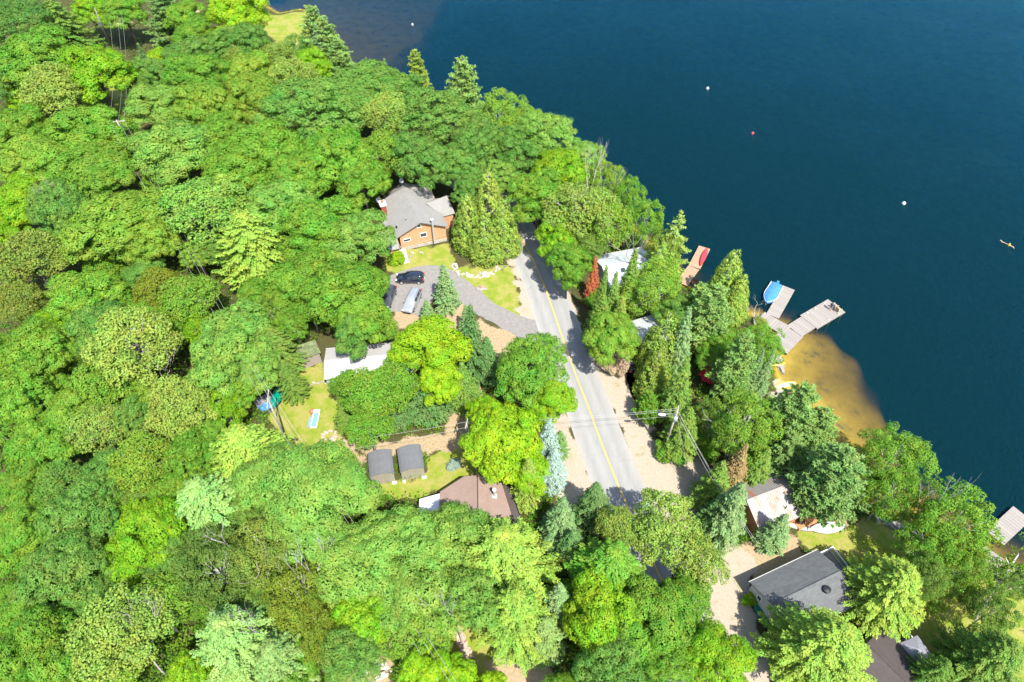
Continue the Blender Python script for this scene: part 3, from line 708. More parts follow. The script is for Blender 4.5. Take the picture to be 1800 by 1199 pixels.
# ---------------------------------------------------------------- docks
def dock(name,label,secs,mat,z=-0.5,cat='dock',group=None):
    """secs: (start, end, width, dz) sections, planks across"""
    o0=Vector(secs[0][0]); root=thing(name,label,cat,(o0.x,o0.y,z),0,group)
    for a,b,wd,dz in secs:
        a=Vector((a[0],a[1],0))-Vector((o0.x,o0.y,0)); b=Vector((b[0],b[1],0))-Vector((o0.x,o0.y,0)); L=(b-a).length; an=math.atan2(b.y-a.y,b.x-a.x)
        m=MB(); n=max(2,int(L/0.15)); st=L/n; rn=random.Random(int(L*100))
        for k in range(n): m.box((st*(k+.5),0,-0.03+rn.uniform(-.004,.004)),(st*0.93,wd+rn.uniform(-.02,.02),0.045))
        o=m.build('deck',mat,root); o.location=(a.x,a.y,dz); o.rotation_euler=(0,0,an)
        m=MB(); m.box((L/2,-wd/2+.06,-.15),(L-.03,0.1,0.19)).box((L/2,wd/2-.06,-.15),(L-.03,0.1,0.19)).box((L/2,0,-.15),(L-.03,0.1,0.18))
        m.build('frame',M['dock_frame'],o)
        for t in (0.12,0.88) if L<3.5 else (0.08,0.5,0.92):
            for s in (-1,1):
                m=MB(); m.tube([(L*t,s*(wd/2-.16),-2.3),(L*t,s*(wd/2-.16),-.06)],0.07,6); m.build('post',M['dock_frame'],o)
    return root
def mid(p,q,z=-0.5): return (G(*p,z)+G(*q,z))/2
dock('dock','tan plank dock carrying a red canoe',[(mid((1205,503),(1192,495)),mid((1227,474),(1212,466)),1.9,0.0),(mid((1229,474),(1212,466)),mid((1229,432),(1248,438)),1.95,0.05)],M['dock_tan'])
D3=[(G(1367,612,-.5),mid((1386.5,572),(1406,592)),3.1,0.0),(mid((1386.5,572),(1406,592)),mid((1411,558),(1431,575)),2.75,0.04),(mid((1409,556),(1433,578)),mid((1457,527),(1484,549)),3.35,0.1)]
DK3=dock('dock','long three part grey plank dock where a person stands',D3,M['dock_grey'])
dock('dock','grey plank dock beside the blue covered boat',[(mid((1348,551),(1368,561)),mid((1377,502),(1396,510)),1.95,0.03)],M['dock_grey'])
dock('boardwalk','grey plank boardwalk along the shore joining two docks',[(G(1337,555,-.45),G(1384,582,-.45),2.3,0.0)],M['dock_grey'],-0.45,'boardwalk')
dock('dock','grey plank dock at the right edge of the photo with tan side board',[(mid((1736,934),(1762,958)),mid((1782,891),(1811,913)),2.2,0.03)],M['dock_grey'])
dock('boardwalk','grey plank boardwalk under the birches at the right edge',[(G(1722,968,-.4),G(1760,995,-.4),2.0,0.0),(G(1760,995,-.4),G(1830,1030,-.4),1.9,0.02)],M['dock_grey'],-0.35,'boardwalk')
# ---------------------------------------------------------------- boats, cars, people, small things
def hull(name, mat, parent, L, Wd, Hh, keel=0.04, over=False, open_=True, sharp=0.9, transom=0.0):
    """lofted hull; over=True lies upside down"""
    m=MB(); ns=15; vs=[]; fs=[]; npf=9
    for i in range(ns):
        t=-1+2*i/(ns-1)
        w=Wd/2*max(0.02,(1-abs(t)**2.2)**sharp)
        if transom and t<0: w=max(w,Wd/2*(transom+(1-transom)*(1+t)))
        sheer=Hh*(1+0.25*t*t); bot=Hh*0.18*t**4
        for k in range(npf):
            a=math.pi*k/(npf-1); x=-math.cos(a); y=math.sin(a)**0.6
            vs.append((t*L/2, w*x, sheer-(sheer-bot)*y))
    for i in range(ns-1):
        for k in range(npf-1): fs.append((i*npf+k,(i+1)*npf+k,(i+1)*npf+k+1,i*npf+k+1))
    if over: vs=[(x,-y,Hh*1.25-z) for x,y,z in vs]
    m.add(vs,fs); o=m.build(name,mat,parent,smooth=True,solid=0.03)
    return o
def canoe(name,label,c,rz,L,Wd,Hh,mat,over,cat,trim,tilt=0,group=None):
    t=thing(name,label,cat,c,rz,group); t.rotation_euler=(tilt,0,rz)
    hull('hull',mat,t,L,Wd,Hh,over=over)
    if not over:
        for x in (-L*.25,L*.22):
            m=MB(); m.box((x,0,Hh*.85),(0.22,Wd*.82,0.03)); m.build('seat',trim,t)
        for s in (-1,1):
            m=MB(); pts=[]
            for i in range(13):
                u=-0.97+1.94*i/12; pts.append((u*L/2, s*Wd/2*(1-abs(u)**2.2)**.9, Hh*(1+.25*u*u)+.01))
            m.tube(pts,0.025,5); m.build('gunwale',trim,t)
    else:
        m=MB(); m.tube([(u*L/2,0,Hh*1.25-Hh*.18*u**4+.01) for u in [-.95+.19*i for i in range(11)]],0.02,5); m.build('keel',trim,t)
    return t
a=G(1244,434,-.4); b=G(1229,471,-.4); c=(a+b)/2
canoe('canoe','red canoe lying on the tan dock',(c.x,c.y,-.45),math.atan2(b.y-a.y,b.x-a.x),4.6,0.85,0.35,M['red'],True,'canoe',M['red'])
a=G(1425,928,.2); b=G(1482,928,.2)
t=thing('rowboat','white upturned rowboat on the grass in front of the rusty cabin','boat',(*((a+b)/2).xy,gz(36,36.5)),R_(4))
hull('hull',M['white'],t,4.2,1.45,0.55,over=True,transom=0.0); m=MB(); m.tube([(u*2.05,0,.70-.1*u**4) for u in [-.95+.19*i for i in range(11)]],0.025,5); m.build('keel',M['trim'],t)
m=MB(); m.box((1.95,0,0.45),(0.15,0.5,0.35)); m.build('transom_bracket',M['steel'],t)
a=G(1402,922,.2)
canoe('canoe','grey canoe with pale green rim in front of the rusty cabin',(a.x+.3,a.y-.3,0.0),R_(-12),3.9,0.8,0.32,M['trim'],True,'canoe',M['lime_pl'])
a=G(1381,677,-.8); t=thing('paddle_board','yellow rimmed inflatable board with grey deck on the little beach','paddle board',(a.x,a.y,-.88),R_(14))
m=MB(); pts=[(1.55*math.cos(2*math.pi*k/28),0.42*math.sin(2*math.pi*k/28)*(1.0),0.1) for k in range(29)]; m.tube(pts,0.11,8,False); m.build('rim',M['yellow'],t,smooth=True)
m=MB(); m.prism([(1.5*math.cos(2*math.pi*k/28),0.4*math.sin(2*math.pi*k/28)) for k in range(28)],0.03,0.12); m.build('deck',M['white'],t)
m=MB(); m.box((-.25,0,.14),(1.3,0.32,0.04)); m.build('deck_pad',M['trim'],t)
m=MB(); m.box((.8,0,.15),(.12,.12,.06)); m.build('handle',M['black'],t)
a=G(1371,641,-.8); t=thing('kayak','orange yellow kayak end showing from under the firs by the stone crib','kayak',(a.x-.6,a.y,-.85),R_(6))
hull('hull',M['yellow'],t,2.8,0.65,0.25,over=True); m=MB(); m.box((.2,0,.34),(.5,.3,.03)); m.build('seat',M['black'],t)
# covered motor boat
a=G(1364,503,-.6); b=G(1348,531,-.6); d=(a-b); t=thing('covered_boat','motor boat under a bright blue tarp moored at the middle dock','boat',(*((a+b)/2).xy,WATER_Z-.05),math.atan2(-d.y,-d.x))
L=5.0; hull('hull',M['white'],t,L,2.1,0.65,transom=0.9)
m=MB(); vs=[];fs=[]; nx,ny=20,11; rn=random.Random(5)
for i in range(nx):
    u=-1+2*i/(nx-1); w=1.12*((1-max(0,u)**2.6)**.8 if u>0 else 1-.08*u*u)
    w=max(w,.08)
    for j in range(ny):
        s=-1+2*j/(ny-1); z=0.62+0.38*(1-abs(s)**1.6)*(1-.35*u*u)*(1-.12*abs(math.sin(u*7)))+rn.uniform(-.02,.02)
        if abs(s)==1: z=.42
        vs.append((u*L/2*1.03,s*w,z))
for i in range(nx-1):
    for j in range(ny-1): fs.append((i*ny+j,(i+1)*ny+j,(i+1)*ny+j+1,i*ny+j+1))
m.add(vs,fs); m.build('tarp',M['tarp_blue'],t,smooth=True,solid=.02)
m=MB(); m.box((-L/2-.25,0,.75),(.45,.38,.4)).box((-L/2-.22,0,.2),(.18,.16,.9)); m.build('outboard_motor',M['tarp_blue'],t,bevel=.05)
# green covered canoe on trailer by the lawn
a=G(498,674,.8); b=G(479,713,.8); d=b-a
t=thing('covered_boat','narrow boat under a green tarp on a trailer at the shaded lawn edge','boat',(*((a+b)/2).xy,0),math.atan2(d.y,d.x))
o=hull('tarp',M['tarp_green'],t,4.6,1.5,0.7,over=True,sharp=.7); o.location=(0,0,.35)
m=MB(); m.box((2.3,0,.45),(.9,.12,.1)).box((0.2,0,.4),(.1,1.5,.1)).box((1.9,.2,.5),(.5,.5,.06)); m.build('trailer_frame',M['steel'],t)
for s in (-1,1):
    m=MB(); m.lathe([(.12,-.08),(.26,-.08),(.28,0),(.26,.08),(.12,.08)],(0.2,s*.8,.28),12,'Y'); m.build('wheel',M['tyre'],t)
for (px,py,lab,s) in ((470,707,'crumpled blue tarp under the trees beside the green covered boat',1.0),(463,716,'small blue tarp bundle left of the green covered boat',.6)):
    p=G(px,py,.3); m=MB(); m.blob((0,0,.25*s),(1.1*s,.8*s,.4*s),3,12,8,.35); o=m.build('tarp_bundle',M['tarp_blue']); o.location=(p.x,p.y,0); tag(o,lab,'tarp')
p=G(462,703,.5); m=MB(); m.box((0,0,.35),(2.2,1.3,.7),.5); o=m.build('utility_box',M['grey_cloth'],bevel=.05); o.location=(p.x,p.y,0); tag(o,'grey covered box under the crown left of the green covered boat','box')

# sun lounger and pot on the lawn
p=G(554,738,.2); q=G(556,722,.2); d=q-p; t=thing('sun_lounger','white sun lounger with long blue cushion and a towel on the lawn','sun lounger',(p.x,p.y,0),math.atan2(d.y,d.x)-R_(4))
m=MB(); m.box((0,0,.27),(2.5,.75,.06))
for s in (-1,1): m.box((0,s*.4,.27),(2.6,.08,.1))
m.box((1.35,0,.3),(.5,.85,.12)).box((-1.3,0,.27),(.12,.85,.1)); m.build('frame',M['white'],t,bevel=.02)
m=MB(); m.box((-.1,0,.35),(2.2,.62,.1)); m.build('cushion',M['blue_cloth'],t,bevel=.03)
m=MB(); m.box((-.45,.55,.28),(1.5,.4,.06),0,R_(25)); m.build('towel',M['blue_cloth'],t)
for x in (-1.1,1.1):
    for s in (-1,1):
        m=MB(); m.box((x,s*.36,.12),(.07,.07,.25)); m.build('leg',M['white'],t)
p=G(549,724,.2); t=thing('fire_bowl','round terracotta bowl beside the blue lounger','bowl',(p.x,p.y,0))
m=MB(); m.lathe([(.18,0),(.36,.12),(.42,.32),(.38,.33),(.3,.15)],(0,0,0),16); m.build('bowl',M['terracotta'],t)
m=MB(); m.box((0,0,.28),(.3,.08,.08),.5).box((0,.05,.33),(.3,.08,.08),-.6); m.build('ash_log',M['bark_grey'],t)
# stones of the fire ring
for k in range(11):
    a=2*math.pi*k/9; p=G(577,767,0); rr=.55+.3*random.random()
    m=MB(); s=.22+.16*random.random(); m.blob((0,0,s*.4),(s,s*.8,s*.5),k,8,6,.3); o=m.build('fire_ring_stone',M['rock_pink'],smooth=False)
    o.location=(p.x+rr*math.cos(a)*1.3,p.y+rr*math.sin(a)*1.1,.02); tag(o,'pale pink stone of the fire ring on the lawn','stone','stones of the fire ring')
rk=[]
for k in range(4):
    m=MB(); m.blob((0,0,.1),(.3+.06*k,.22+.04*k,.16+.03*k),20+k,8,6,.35); o=m.build('boulder',M['rock'] if k%2 else M['stone']); rk.append(o)
def scatter_rocks(name,label,group,region,n,smin,smax,zoff=0.0,mat=None):
    rn=random.Random(len(label)*7+n)
    for k in range(n):
        px,py=region(rn); p=G(px,py,0); o=rk[rn.randrange(4)].copy(); o.data=o.data.copy() if mat else o.data
        if mat: o.data.materials[0]=mat
        link(o); o.name=name; s=rn.uniform(smin,smax); o.scale=(s,s*rn.uniform(.7,1.2),s*rn.uniform(.7,1.1)); o.rotation_euler=(0,0,rn.uniform(0,6.28))
        o.location=(p.x,p.y,gz(p.x,p.y)+zoff); tag(o,label,'rock',group)
def along(pts,jx,jy):
    def f(rn):
        i=rn.randrange(len(pts)-1); t=rn.random(); a,b=pts[i],pts[i+1]
        return a[0]*(1-t)+b[0]*t+rn.uniform(-jx,jx), a[1]*(1-t)+b[1]*t+rn.uniform(-jy,jy)
    return f
scatter_rocks('rock','rough rock along the shaded shore behind the rusty cabin','shore rocks',along([(1546,903),(1580,920),(1616,938),(1660,952)],5,5),46,.5,1.5)
scatter_rocks('rock','pale stone of the crescent rock bed below the tall cedars','rock bed stones',along([(797,468),(808,480),(835,487),(862,482),(875,470)],4,4),60,.35,.95,0,M['stone'])
scatter_rocks('rock','rock on the stone crib where the long dock meets the shore','stone crib rocks',along([(1372,618),(1376,640)],5,3),24,.5,1.4,.15)
scatter_rocks('rock','grey stone edging the lawn beside the mossy shed','lawn edge stones',along([(520,668),(545,675),(568,672)],6,3),16,.3,.7)
scatter_rocks('rock','flat pale flagstone of the path at the bottom','path flagstones',along([(803,1105),(813,1130),(822,1160)],7,6),60,.5,1.1,-.08,M['rock_pink'])
scatter_rocks('rock','pale rock in the leaf litter at the bottom edge','bottom edge rocks',along([(640,1185),(660,1165),(680,1190)],12,6),12,.6,1.6,0,M['stone'])
scatter_rocks('rock','stone of the edging at the foot of the orange gable wall','wall foot stones',along([(715,462),(725,447),(745,443)],3,3),16,.3,.8)
scatter_rocks('rock','shore rock beside the birches at the right edge','right shore rocks',along([(1718,962),(1738,985),(1745,1003)],5,5),22,.5,1.3)
for o in rk: bpy.data.objects.remove(o)
p=G(846,507,.1); t=thing('boulder','flat pinkish boulder with a red ornament on the roadside lawn','boulder',(p.x,p.y,0),R_(-15))
m=MB(); m.blob((0,0,.08),(1.0,.45,.22),5,12,7,.25); m.build('stone',M['rock'],t); m=MB(); m.blob((-.15,.1,.28),(.28,.2,.14),8,10,6,.3); m.build('ornament',M['terracotta'],t)
# house number post, wagon wheel, pale steps at the house
p=G(885,481,0); t=thing('sign_post','thin post with a small blue number blade on the roadside lawn','sign',(p.x,p.y,0),R_(10))
m=MB(); m.tube([(0,0,0),(0,0,1.5)],.035,6); m.build('post',M['steel'],t); m=MB(); m.box((.18,0,1.45),(.42,.04,.22)); m.build('blade',M['tarp_blue'],t)
p=G(692,466,0); t=thing('wagon_wheel','old grey wagon wheel leaning by the orange wall','wheel',(p.x,p.y,0.02),0); t.rotation_euler=(R_(-20),0,R_(15))
m=MB(); m.tube([(.42*math.cos(2*math.pi*k/20),0,.45+.42*math.sin(2*math.pi*k/20)) for k in range(21)],.03,6,False); m.build('rim',M['bark_grey'],t)
m=MB()
for k in range(5): a=math.pi*k/5; m.tube([(.4*math.cos(a),0,.45+.4*math.sin(a)),(-.4*math.cos(a),0,.45-.4*math.sin(a))],.015,4)
m.build('spoke',M['bark_grey'],t)
p=G(711,455,0); t=thing('steps','pale sloping stone steps against the end of the orange wall','steps',(p.x,p.y,0),R_(-70))
m=MB()
for k in range(5): m.box((-.9+.45*k,0,.55-.12*k),(.5,.85,1.1-.24*k))
m.build('tread',M['white'],t,bevel=.03)
m=MB(); m.box((0,.47,.55),(2.3,.12,.5),0,0,R_(14)); m.build('side_wall',M['stone'],t)

# --- buoys
def buoy(label,px,py,mat,r=.28,group='mooring buoys on the lake'):
    p=G(px,py,WATER_Z+.1); t=thing('buoy',label,'buoy',(p.x,p.y,WATER_Z),0,group)
    m=MB(); m.lathe([(.05,-.35),(r*.8,-.2),(r,.02),(r*.8,.25),(r*.25,.38),(.05,.4)],(0,0,0),14); m.build('float',mat,t,smooth=True)
    m=MB(); m.tube([(0,0,.38),(.06,0,.46),(0,0,.52)],.02,5); m.build('ring',M['steel'],t)
    m=MB(); m.tube([(0,0,-.3),(.3,-.3,-.8),(.5,-.5,-1.5)],.02,5); m.build('rope',M['wire'],t); return t
buoy('white buoy in the upper middle of the deep blue lake',1244,155,M['white'],.32)
buoy('red buoy between the two white ones on the lake',1323,234,M['red'],.32)
buoy('white buoy nearer the right edge, level with the cabin roofs',1589,357,M['white'],.34)
buoy('tiny white buoy in the shallow bay at the top',725,43,M['white'],.24)
t=buoy('yellow float trailing a tangle of tan rope at the right edge',1774,430,M['yellow'],.2)
m=MB(); m.tube([(-.9,1.2,.02),(-.75,1.0,.03),(-.85,.8,.02),(-.6,.65,.03),(-.2,.2,.02),(.2,-.25,.02),(.45,-.6,.03),(.5,-.9,-.05)],[.12,.06,.1,.06,.07,.1,.09,.03],6); m.build('tangled_rope',M['adirondack'],t)

# --- adirondack chairs at the dock end
ddir=(G(1470,538,-.4)-G(1420,566,-.4)); dang=math.atan2(ddir.y,ddir.x)
def adirondack(label,px,py,rz):
    p=G(px,py,-.3); t=thing('adirondack_chair',label,'chair',(p.x,p.y,-.4),rz,'slatted chairs at the dock end')
    m=MB()
    for k in range(6): m.box((-.28+k*.11,0,.36-.02*k*-1),(.095,.55,.03),0,0,R_(-8))
    m.build('seat',M['adirondack'],t)
    m=MB()
    for k in range(5): m.box((-.42,-.24+.12*k,.72),(.03,.1,.85-.06*abs(k-2)),0,0,R_(-24))
    m.build('backrest',M['adirondack'],t)
    for s in (-1,1):
        m=MB(); m.box((-.02,s*.36,.56),(.72,.13,.03)); m.build('armrest',M['adirondack'],t)
        m=MB(); m.box((.28,s*.32,.27),(.1,.03,.55)); m.build('leg',M['adirondack'],t)
        m=MB(); m.box((-.22,s*.30,.22),(.75,.03,.1),0,0,R_(-20)); m.build('leg',M['adirondack'],t)
    return t
adirondack('left slatted chair of the pair facing the water at the dock end',1467,540,dang)
adirondack('right slatted chair of the pair, at the outer corner of the dock',1473,546,dang)
# cleats: white lights along the long dock's outer section
for k,(px,py) in enumerate(((1450,533),(1433,543),(1419,551),(1474,552),(1457,563),(1444,570))):
    p=G(px,py,-.38); m=MB(); m.lathe([(.11,0),(.11,.05),(.07,.1),(.09,.14)],(0,0,0),10); o=m.build('cap',M['white'],DK3); o.location=(p.x-DK3.location.x,p.y-DK3.location.y,.12)

# --- person standing on the dock
def person(label,px,py,z,face):
    p=G(px,py,z); t=thing('person',label,'person',(p.x,p.y,z),face)
    J={'pel':(0,0,.93,.13,.10),'ab':(0,0,1.08,.125,.09),'ch':(.01,0,1.28,.15,.10),'nk0':(.01,0,1.44,.07,.06),'nk':(.02,0,1.50,.05,.05),'hd':(.04,0,1.60,.075,.085),'tp':(.04,0,1.69,.07,.08)}
    ch=[('pel','ab'),('ab','ch'),('ch','nk0'),('nk0','nk'),('nk','hd'),('hd','tp')]
    for s,n in ((1,'l'),(-1,'r')):
        J['sh'+n]=(.0,s*.19,1.40,.06,.06);J['el'+n]=(.05,s*.25,1.12,.045,.045);J['wr'+n]=(.16,s*.22,.92,.032,.028);J['hn'+n]=(.20,s*.21,.85,.035,.018)
        J['hp'+n]=(0,s*.10,.88,.09,.09);J['kn'+n]=(.03*s,s*.11,.50,.06,.06);J['an'+n]=(.0+.05*s,s*.12,.09,.04,.04);J['to'+n]=(.14+.05*s,s*.13,.035,.035,.03)
        ch+=[('ch','sh'+n),('sh'+n,'el'+n),('el'+n,'wr'+n),('wr'+n,'hn'+n),('pel','hp'+n),('hp'+n,'kn'+n),('kn'+n,'an'+n),('an'+n,'to'+n)]
        for f in range(5):
            nm='f%s%d'%(n,f); dy=(-.03+.016*f) if f<4 else s*-.045; J[nm]=(.22+(.0 if f<4 else -.02),s*.21+dy,.80-.01*(f in(1,2)) if f<4 else .84,.009,.009)
            nm2=nm+'b'; J[nm2]=(.225,s*.205+dy,.755 if f<4 else .81,.008,.008); ch+=[('hn'+n,nm),(nm,nm2)]
    names=list(J); me=bpy.data.meshes.new('body'); me.from_pydata([J[k][:3] for k in names],[(names.index(a),names.index(b)) for a,b in ch],[])
    o=link(bpy.data.objects.new('body',me)); o.parent=t; me.materials.append(M['skin'])
    md=o.modifiers.new('k','SKIN'); md.use_smooth_shade=True
    for i,k in enumerate(names): me.skin_vertices[0].data[i].radius=(J[k][3],J[k][4])
    me.skin_vertices[0].data[0].use_root=True
    o.modifiers.new('s','SUBSURF').levels=1; o.modifiers['s'].render_levels=2
    m=MB(); m.lathe([(.16,.86),(.165,1.0),(.15,1.1),(.175,1.3),(.13,1.42),(.07,1.47)],(0,0,0),14); sh=m.build('shirt',M['dark_cloth'],t,smooth=True); sh.scale=(.82,1.12,1)
    for s in (-1,1):
        m=MB(); m.tube([(0,s*.19,1.40),(.04,s*.245,1.16)],[.075,.062],8); m.build('sleeve',M['dark_cloth'],t,smooth=True)
        m=MB(); m.tube([(0,s*.09,.92),(.02*s,s*.11,.55)],[.115,.085],10); m.build('shorts',M['grey_cloth'],t,smooth=True)
    m=MB(); m.blob((.02,0,1.645),(.105,.092,.1),2,12,8,.05); m.build('hair',M['hair'],t,smooth=True)
    m=MB(); m.blob((.125,0,1.60),(.02,.014,.02),2,6,4,0); m.build('nose',M['skin'],t)
    return t
person('person in a dark purple top standing near the end of the long dock',1458.5,545,-.4,dang+R_(200))

# --- cars
def car(label,px,py,heading,paint,L=4.5,Wd=1.8,Hh=1.65,wagon=True,name='parked_car',cat='car',group='cars on the driveway'):
    p=G(px,py,0); t=thing(name,label,cat,(p.x,p.y,0.03),heading,group)
    h=L/2
    # stations x, half width, belt z, roof z, roof half width
    st=[(h,.62,.62,None),(h-.08,.80,.74,None),(h-.45,.92,.90,None),(h-1.15,.97,.99,None),(h-1.85,1.0,1.02,1.50),(h-2.3,1.0,1.03,1.62),(0-.35,1.0,1.04,Hh),(-h+.95,.98,1.05,Hh-.02),(-h+.38,.95,1.06,Hh-.10),(-h+.10,.88,1.05,1.10),(-h,.80,.70,None)]
    vs=[];fs=[];n=9
    for i,(x,w,zb,zr) in enumerate(st):
        w=w*Wd/2; zl=.26 if 0<i<len(st)-1 else .36
        if zr is None: zt=zb+.05; wt=w*.72; zc=zb; wc=w*.93
        else: zt=zr; wt=w*.70; zc=zb; wc=w*.97
        if zr is not None and zr<1.2: zt=zb+.06
        half=[(0,zl),(w*.9,zl),(w,zl+.22),(wc,zc),(wt,zt-.05 if zr else zt-.01),(wt*.75,zt),(0,zt+.02)]
        ring=[(x,y,z) for y,z in half]+[(x,-y,z) for y,z in half[-2:0:-1]]; vs+=ring
    k=12
    for i in range(len(st)-1):
        for j in range(k): fs.append((i*k+j,i*k+(j+1)%k,(i+1)*k+(j+1)%k,(i+1)*k+j))
    fs.append(tuple(range(k-1,-1,-1))); fs.append(tuple((len(st)-1)*k+j for j in range(k)))
    m=MB(); m.add(vs,fs); body=m.build('body',paint,t,smooth=True); md=body.modifiers.new('b','BEVEL'); md.width=.03; md.segments=2; md.limit_method='ANGLE'; md.angle_limit=R_(25)
    def V(i,j): return Vector(vs[i*k+j])
    def pane(name,a,b,c,d,mat=M['glass'],ins=.10,out=.02):
        q=[a,b,c,d]; ce=sum(q,Vector())/4; nn=(b-a).cross(d-a).normalized()
        if nn.dot(ce-Vector((ce.x*0.8,0,.9)))<0: nn=-nn
        q=[ce+(v-ce)*(1-ins)+nn*out for v in q]; m=MB(); m.add(q,[(0,1,2,3)]); return m.build(name,mat,t)
    pane('windscreen',V(3,4)+Vector((-.2,0,.04)),V(3,8)+Vector((-.2,0,.04)),V(5,8)+Vector((0,0,-.04)),V(5,4)+Vector((0,0,-.04)),ins=.08,out=.05)
    pane('rear_window',V(9,4)+Vector((.02,0,.02)),V(9,8)+Vector((.02,0,.02)),V(8,8),V(8,4),ins=.12,out=.03)
    for s,(a,b) in ((1,(3,4)),(-1,(9,8))):
        for i0,i1 in ((4,6),(6,7),(7,8)):
            pane('side_window',V(i0,a),V(i1,a),V(i1,b),V(i0,b),ins=.13,out=.025)
    for x in (h-.92,-h+.85):
        for s in (-1,1):
            m=MB(); m.lathe([(.20,-.11),(.31,-.11),(.34,-.06),(.34,.06),(.31,.11),(.20,.11)],(x,s*(Wd/2-.10),.34),20,'Y'); wl=m.build('wheel',M['tyre'],t,smooth=False)
            m=MB(); m.lathe([(.05,-.125),(.21,-.118),(.21,.118),(.05,.125)],(x,s*(Wd/2-.10),.34),14,'Y'); m.build('rim',M['rim'],wl)
    for s in (-1,1):
        m=MB(); m.box((h-.14,s*Wd*.33,.76),(.22,.36,.16),-s*.35); m.build('headlight',M['lamp_clear'],t,bevel=.03)
        m=MB(); m.box((-h+.10,s*Wd*.42,1.0),(.14,.18,.36)); m.build('tail_light',M['lamp_red'],t,bevel=.02)
        m=MB(); m.box((h-1.72,s*(Wd/2+.06),1.08),(.16,.2,.14)); m.build('mirror',paint,t,bevel=.03)
        m=MB(); m.tube([(.35,s*Wd*.31,Hh+.03),(-h+.7,s*Wd*.31,Hh+.02)],.022,5); m.build('roof_rail',M['black'],t)
    m=MB(); m.box((h+.0,0,.45),(.06,Wd*.62,.16)); m.build('grille',M['black'],t)
    m=MB(); m.box((-h-.01,0,.62),(.04,.5,.12)); m.build('number_plate',M['white'],t)
    return t
PB=m_gloss('black_blue_car_paint',(0.012,0.016,0.03),0.12,0,1.0); PS=m_gloss('silver_car_paint',(0.30,0.32,0.35),0.3,0.35,0.6); PG=m_gloss('dark_grey_car_paint',(0.05,0.055,0.07),0.15,0.2,1.0)
car('black compact car parked across the drive in front of the orange house',722,494,R_(180),PB,4.5,1.8)
a=G(736,512);b=G(717,551); d=b-a
car('silver wagon parked nose towards the camera on the drive',725,534,math.atan2(d.y,d.x),PS,4.9,1.85)
a=G(695,508);b=G(680,545); d=b-a
car('dark grey car half hidden by the maple crown at the left of the drive',683,528,math.atan2(d.y,d.x),PG,4.6,1.8)
a=G(1100,624,.5);b=G(1112,648,.5); d=a-b
car('dark car with its tail showing from under the tan shrub beside the lane',1104,640,math.atan2(d.y,d.x)+.1,PB,4.4,1.75,group=None)
# ---------------------------------------------------------------- utility poles and wires
def pole(label,base,h,arms,lean=(0,0)):
    x,y=base; z=gz(x,y); t=thing('utility_pole',label,'utility pole',(x,y,z),0,'wooden utility poles')
    m=MB(); m.tube([(0,0,-.3),(lean[0]*.5,lean[1]*.5,h*.5),(lean[0],lean[1],h)],[.15,.125,.095],10); m.build('pole',M['wood_pole'],t,smooth=True)
    pts=[]
    for dz,an,L in arms:
        m=MB(); c=(lean[0],lean[1],h-dz); m.box(c,(L,.12,.13),an); ar=m.build('crossarm',M['wood_pole'],t)
        for s in (-.94,0.25,.94):
            q=(c[0]+math.cos(an)*L/2*s,c[1]+math.sin(an)*L/2*s,c[2]+.06); m=MB(); m.lathe([(.03,0),(.05,.08),(.035,.12),(.05,.17),(.02,.2)],q,8); m.build('insulator',M['trim'],ar)
            pts.append(Vector((x+q[0],y+q[1],z+q[2]+.2)))
    return t,pts
def wire(label,a,b,sag=.5,r=.028,group='overhead wires',mat='wire'):
    r=r*.55
    a=Vector(a);b=Vector(b); pts=[]
    for i in range(17):
        u=i/16; p=a.lerp(b,u); p.z-=sag*4*u*(1-u); pts.append(p-a)
    m=MB(); m.tube(pts,r,5); o=m.build('overhead_wire',M[mat]); o.location=a; tag(o,label,'wire',group); return o
bA=G(1165,797,0)
PA,ptA=pole('grey utility pole with a pale street lamp at the right road verge',bA.xy,9.4,[(.35,R_(70),1.6)],(.25,.1))
m=MB(); m.lathe([(.10,0),(.26,.08),(.28,.7),(.2,.85)],(0.1,-.35,7.7),12); m.build('transformer',M['trim'],PA,smooth=True)
m=MB(); m.tube([(.2,.1,8.4),(-.6,.0,8.7),(-1.3,-.1,8.75)],.04,6); la=m.build('lamp_arm',M['steel'],PA)
m=MB(); m.blob((-1.55,-.12,8.72),(.48,.2,.13),4,12,8,.05); m.build('lamp_head',M['white'],la,smooth=True)
m=MB(); m.tube([(.2,.1,8.5),(2.8,-3.2,0.0)],.02,5); m.build('guy_wire',M['wire'],PA)
m=MB(); m.blob((.4,-.25,.15),(.45,.3,.3),7,8,6,.25); m.build('anchor_stone',M['stone'],PA)
bB=G(825,803,0); PB_,ptB=pole('grey utility pole half swallowed by the bright lime maple',bB.xy,7.6,[(.3,R_(80),1.4)])
bC=G(505,778,0); PC,ptC=pole('utility pole whose crossarm shows above the green covered boat',bC.xy,9.6,[(.25,R_(100),3.0)],(0,0))
bD=G(256,308,0); PD,ptD=pole('utility pole with a wide crossarm in the dark gap of the left forest',bD.xy,11.5,[(.3,R_(10),2.6)],(-.4,-.2))
bE=G(232,68,0); PE_,ptE=pole('far utility pole by the leaning bare trunk near the top left corner',bE.xy,11,[(.3,R_(12),2.8)])
bF=Vector((1.5,7,0)); 
tA=[Vector((bA.x+.25,bA.y+.1+.5*k,9.3-.35*abs(k))) for k in (-1,0,1)]
tB=[Vector((bB.x,bB.y+.4*k,7.5-.3*abs(k))) for k in (-1,0,1)]
for i,k in enumerate(('upper','middle','lower')): wire('%s wire crossing over the road to the lime maple'%k,tA[i],tB[i],.5)
sh=G(560,806,6.5)
for i,k in enumerate(('nearer','farther')): wire('%s wire from the lime maple pole over the slate roofed sheds'%k,tB[i*2],(-22,43.0+1.5*i,6.6),.3)
wire('service wire dropping from the lime maple pole to the rosy brown cottage',tB[1],(-4.1,41.7,3.9),.2)
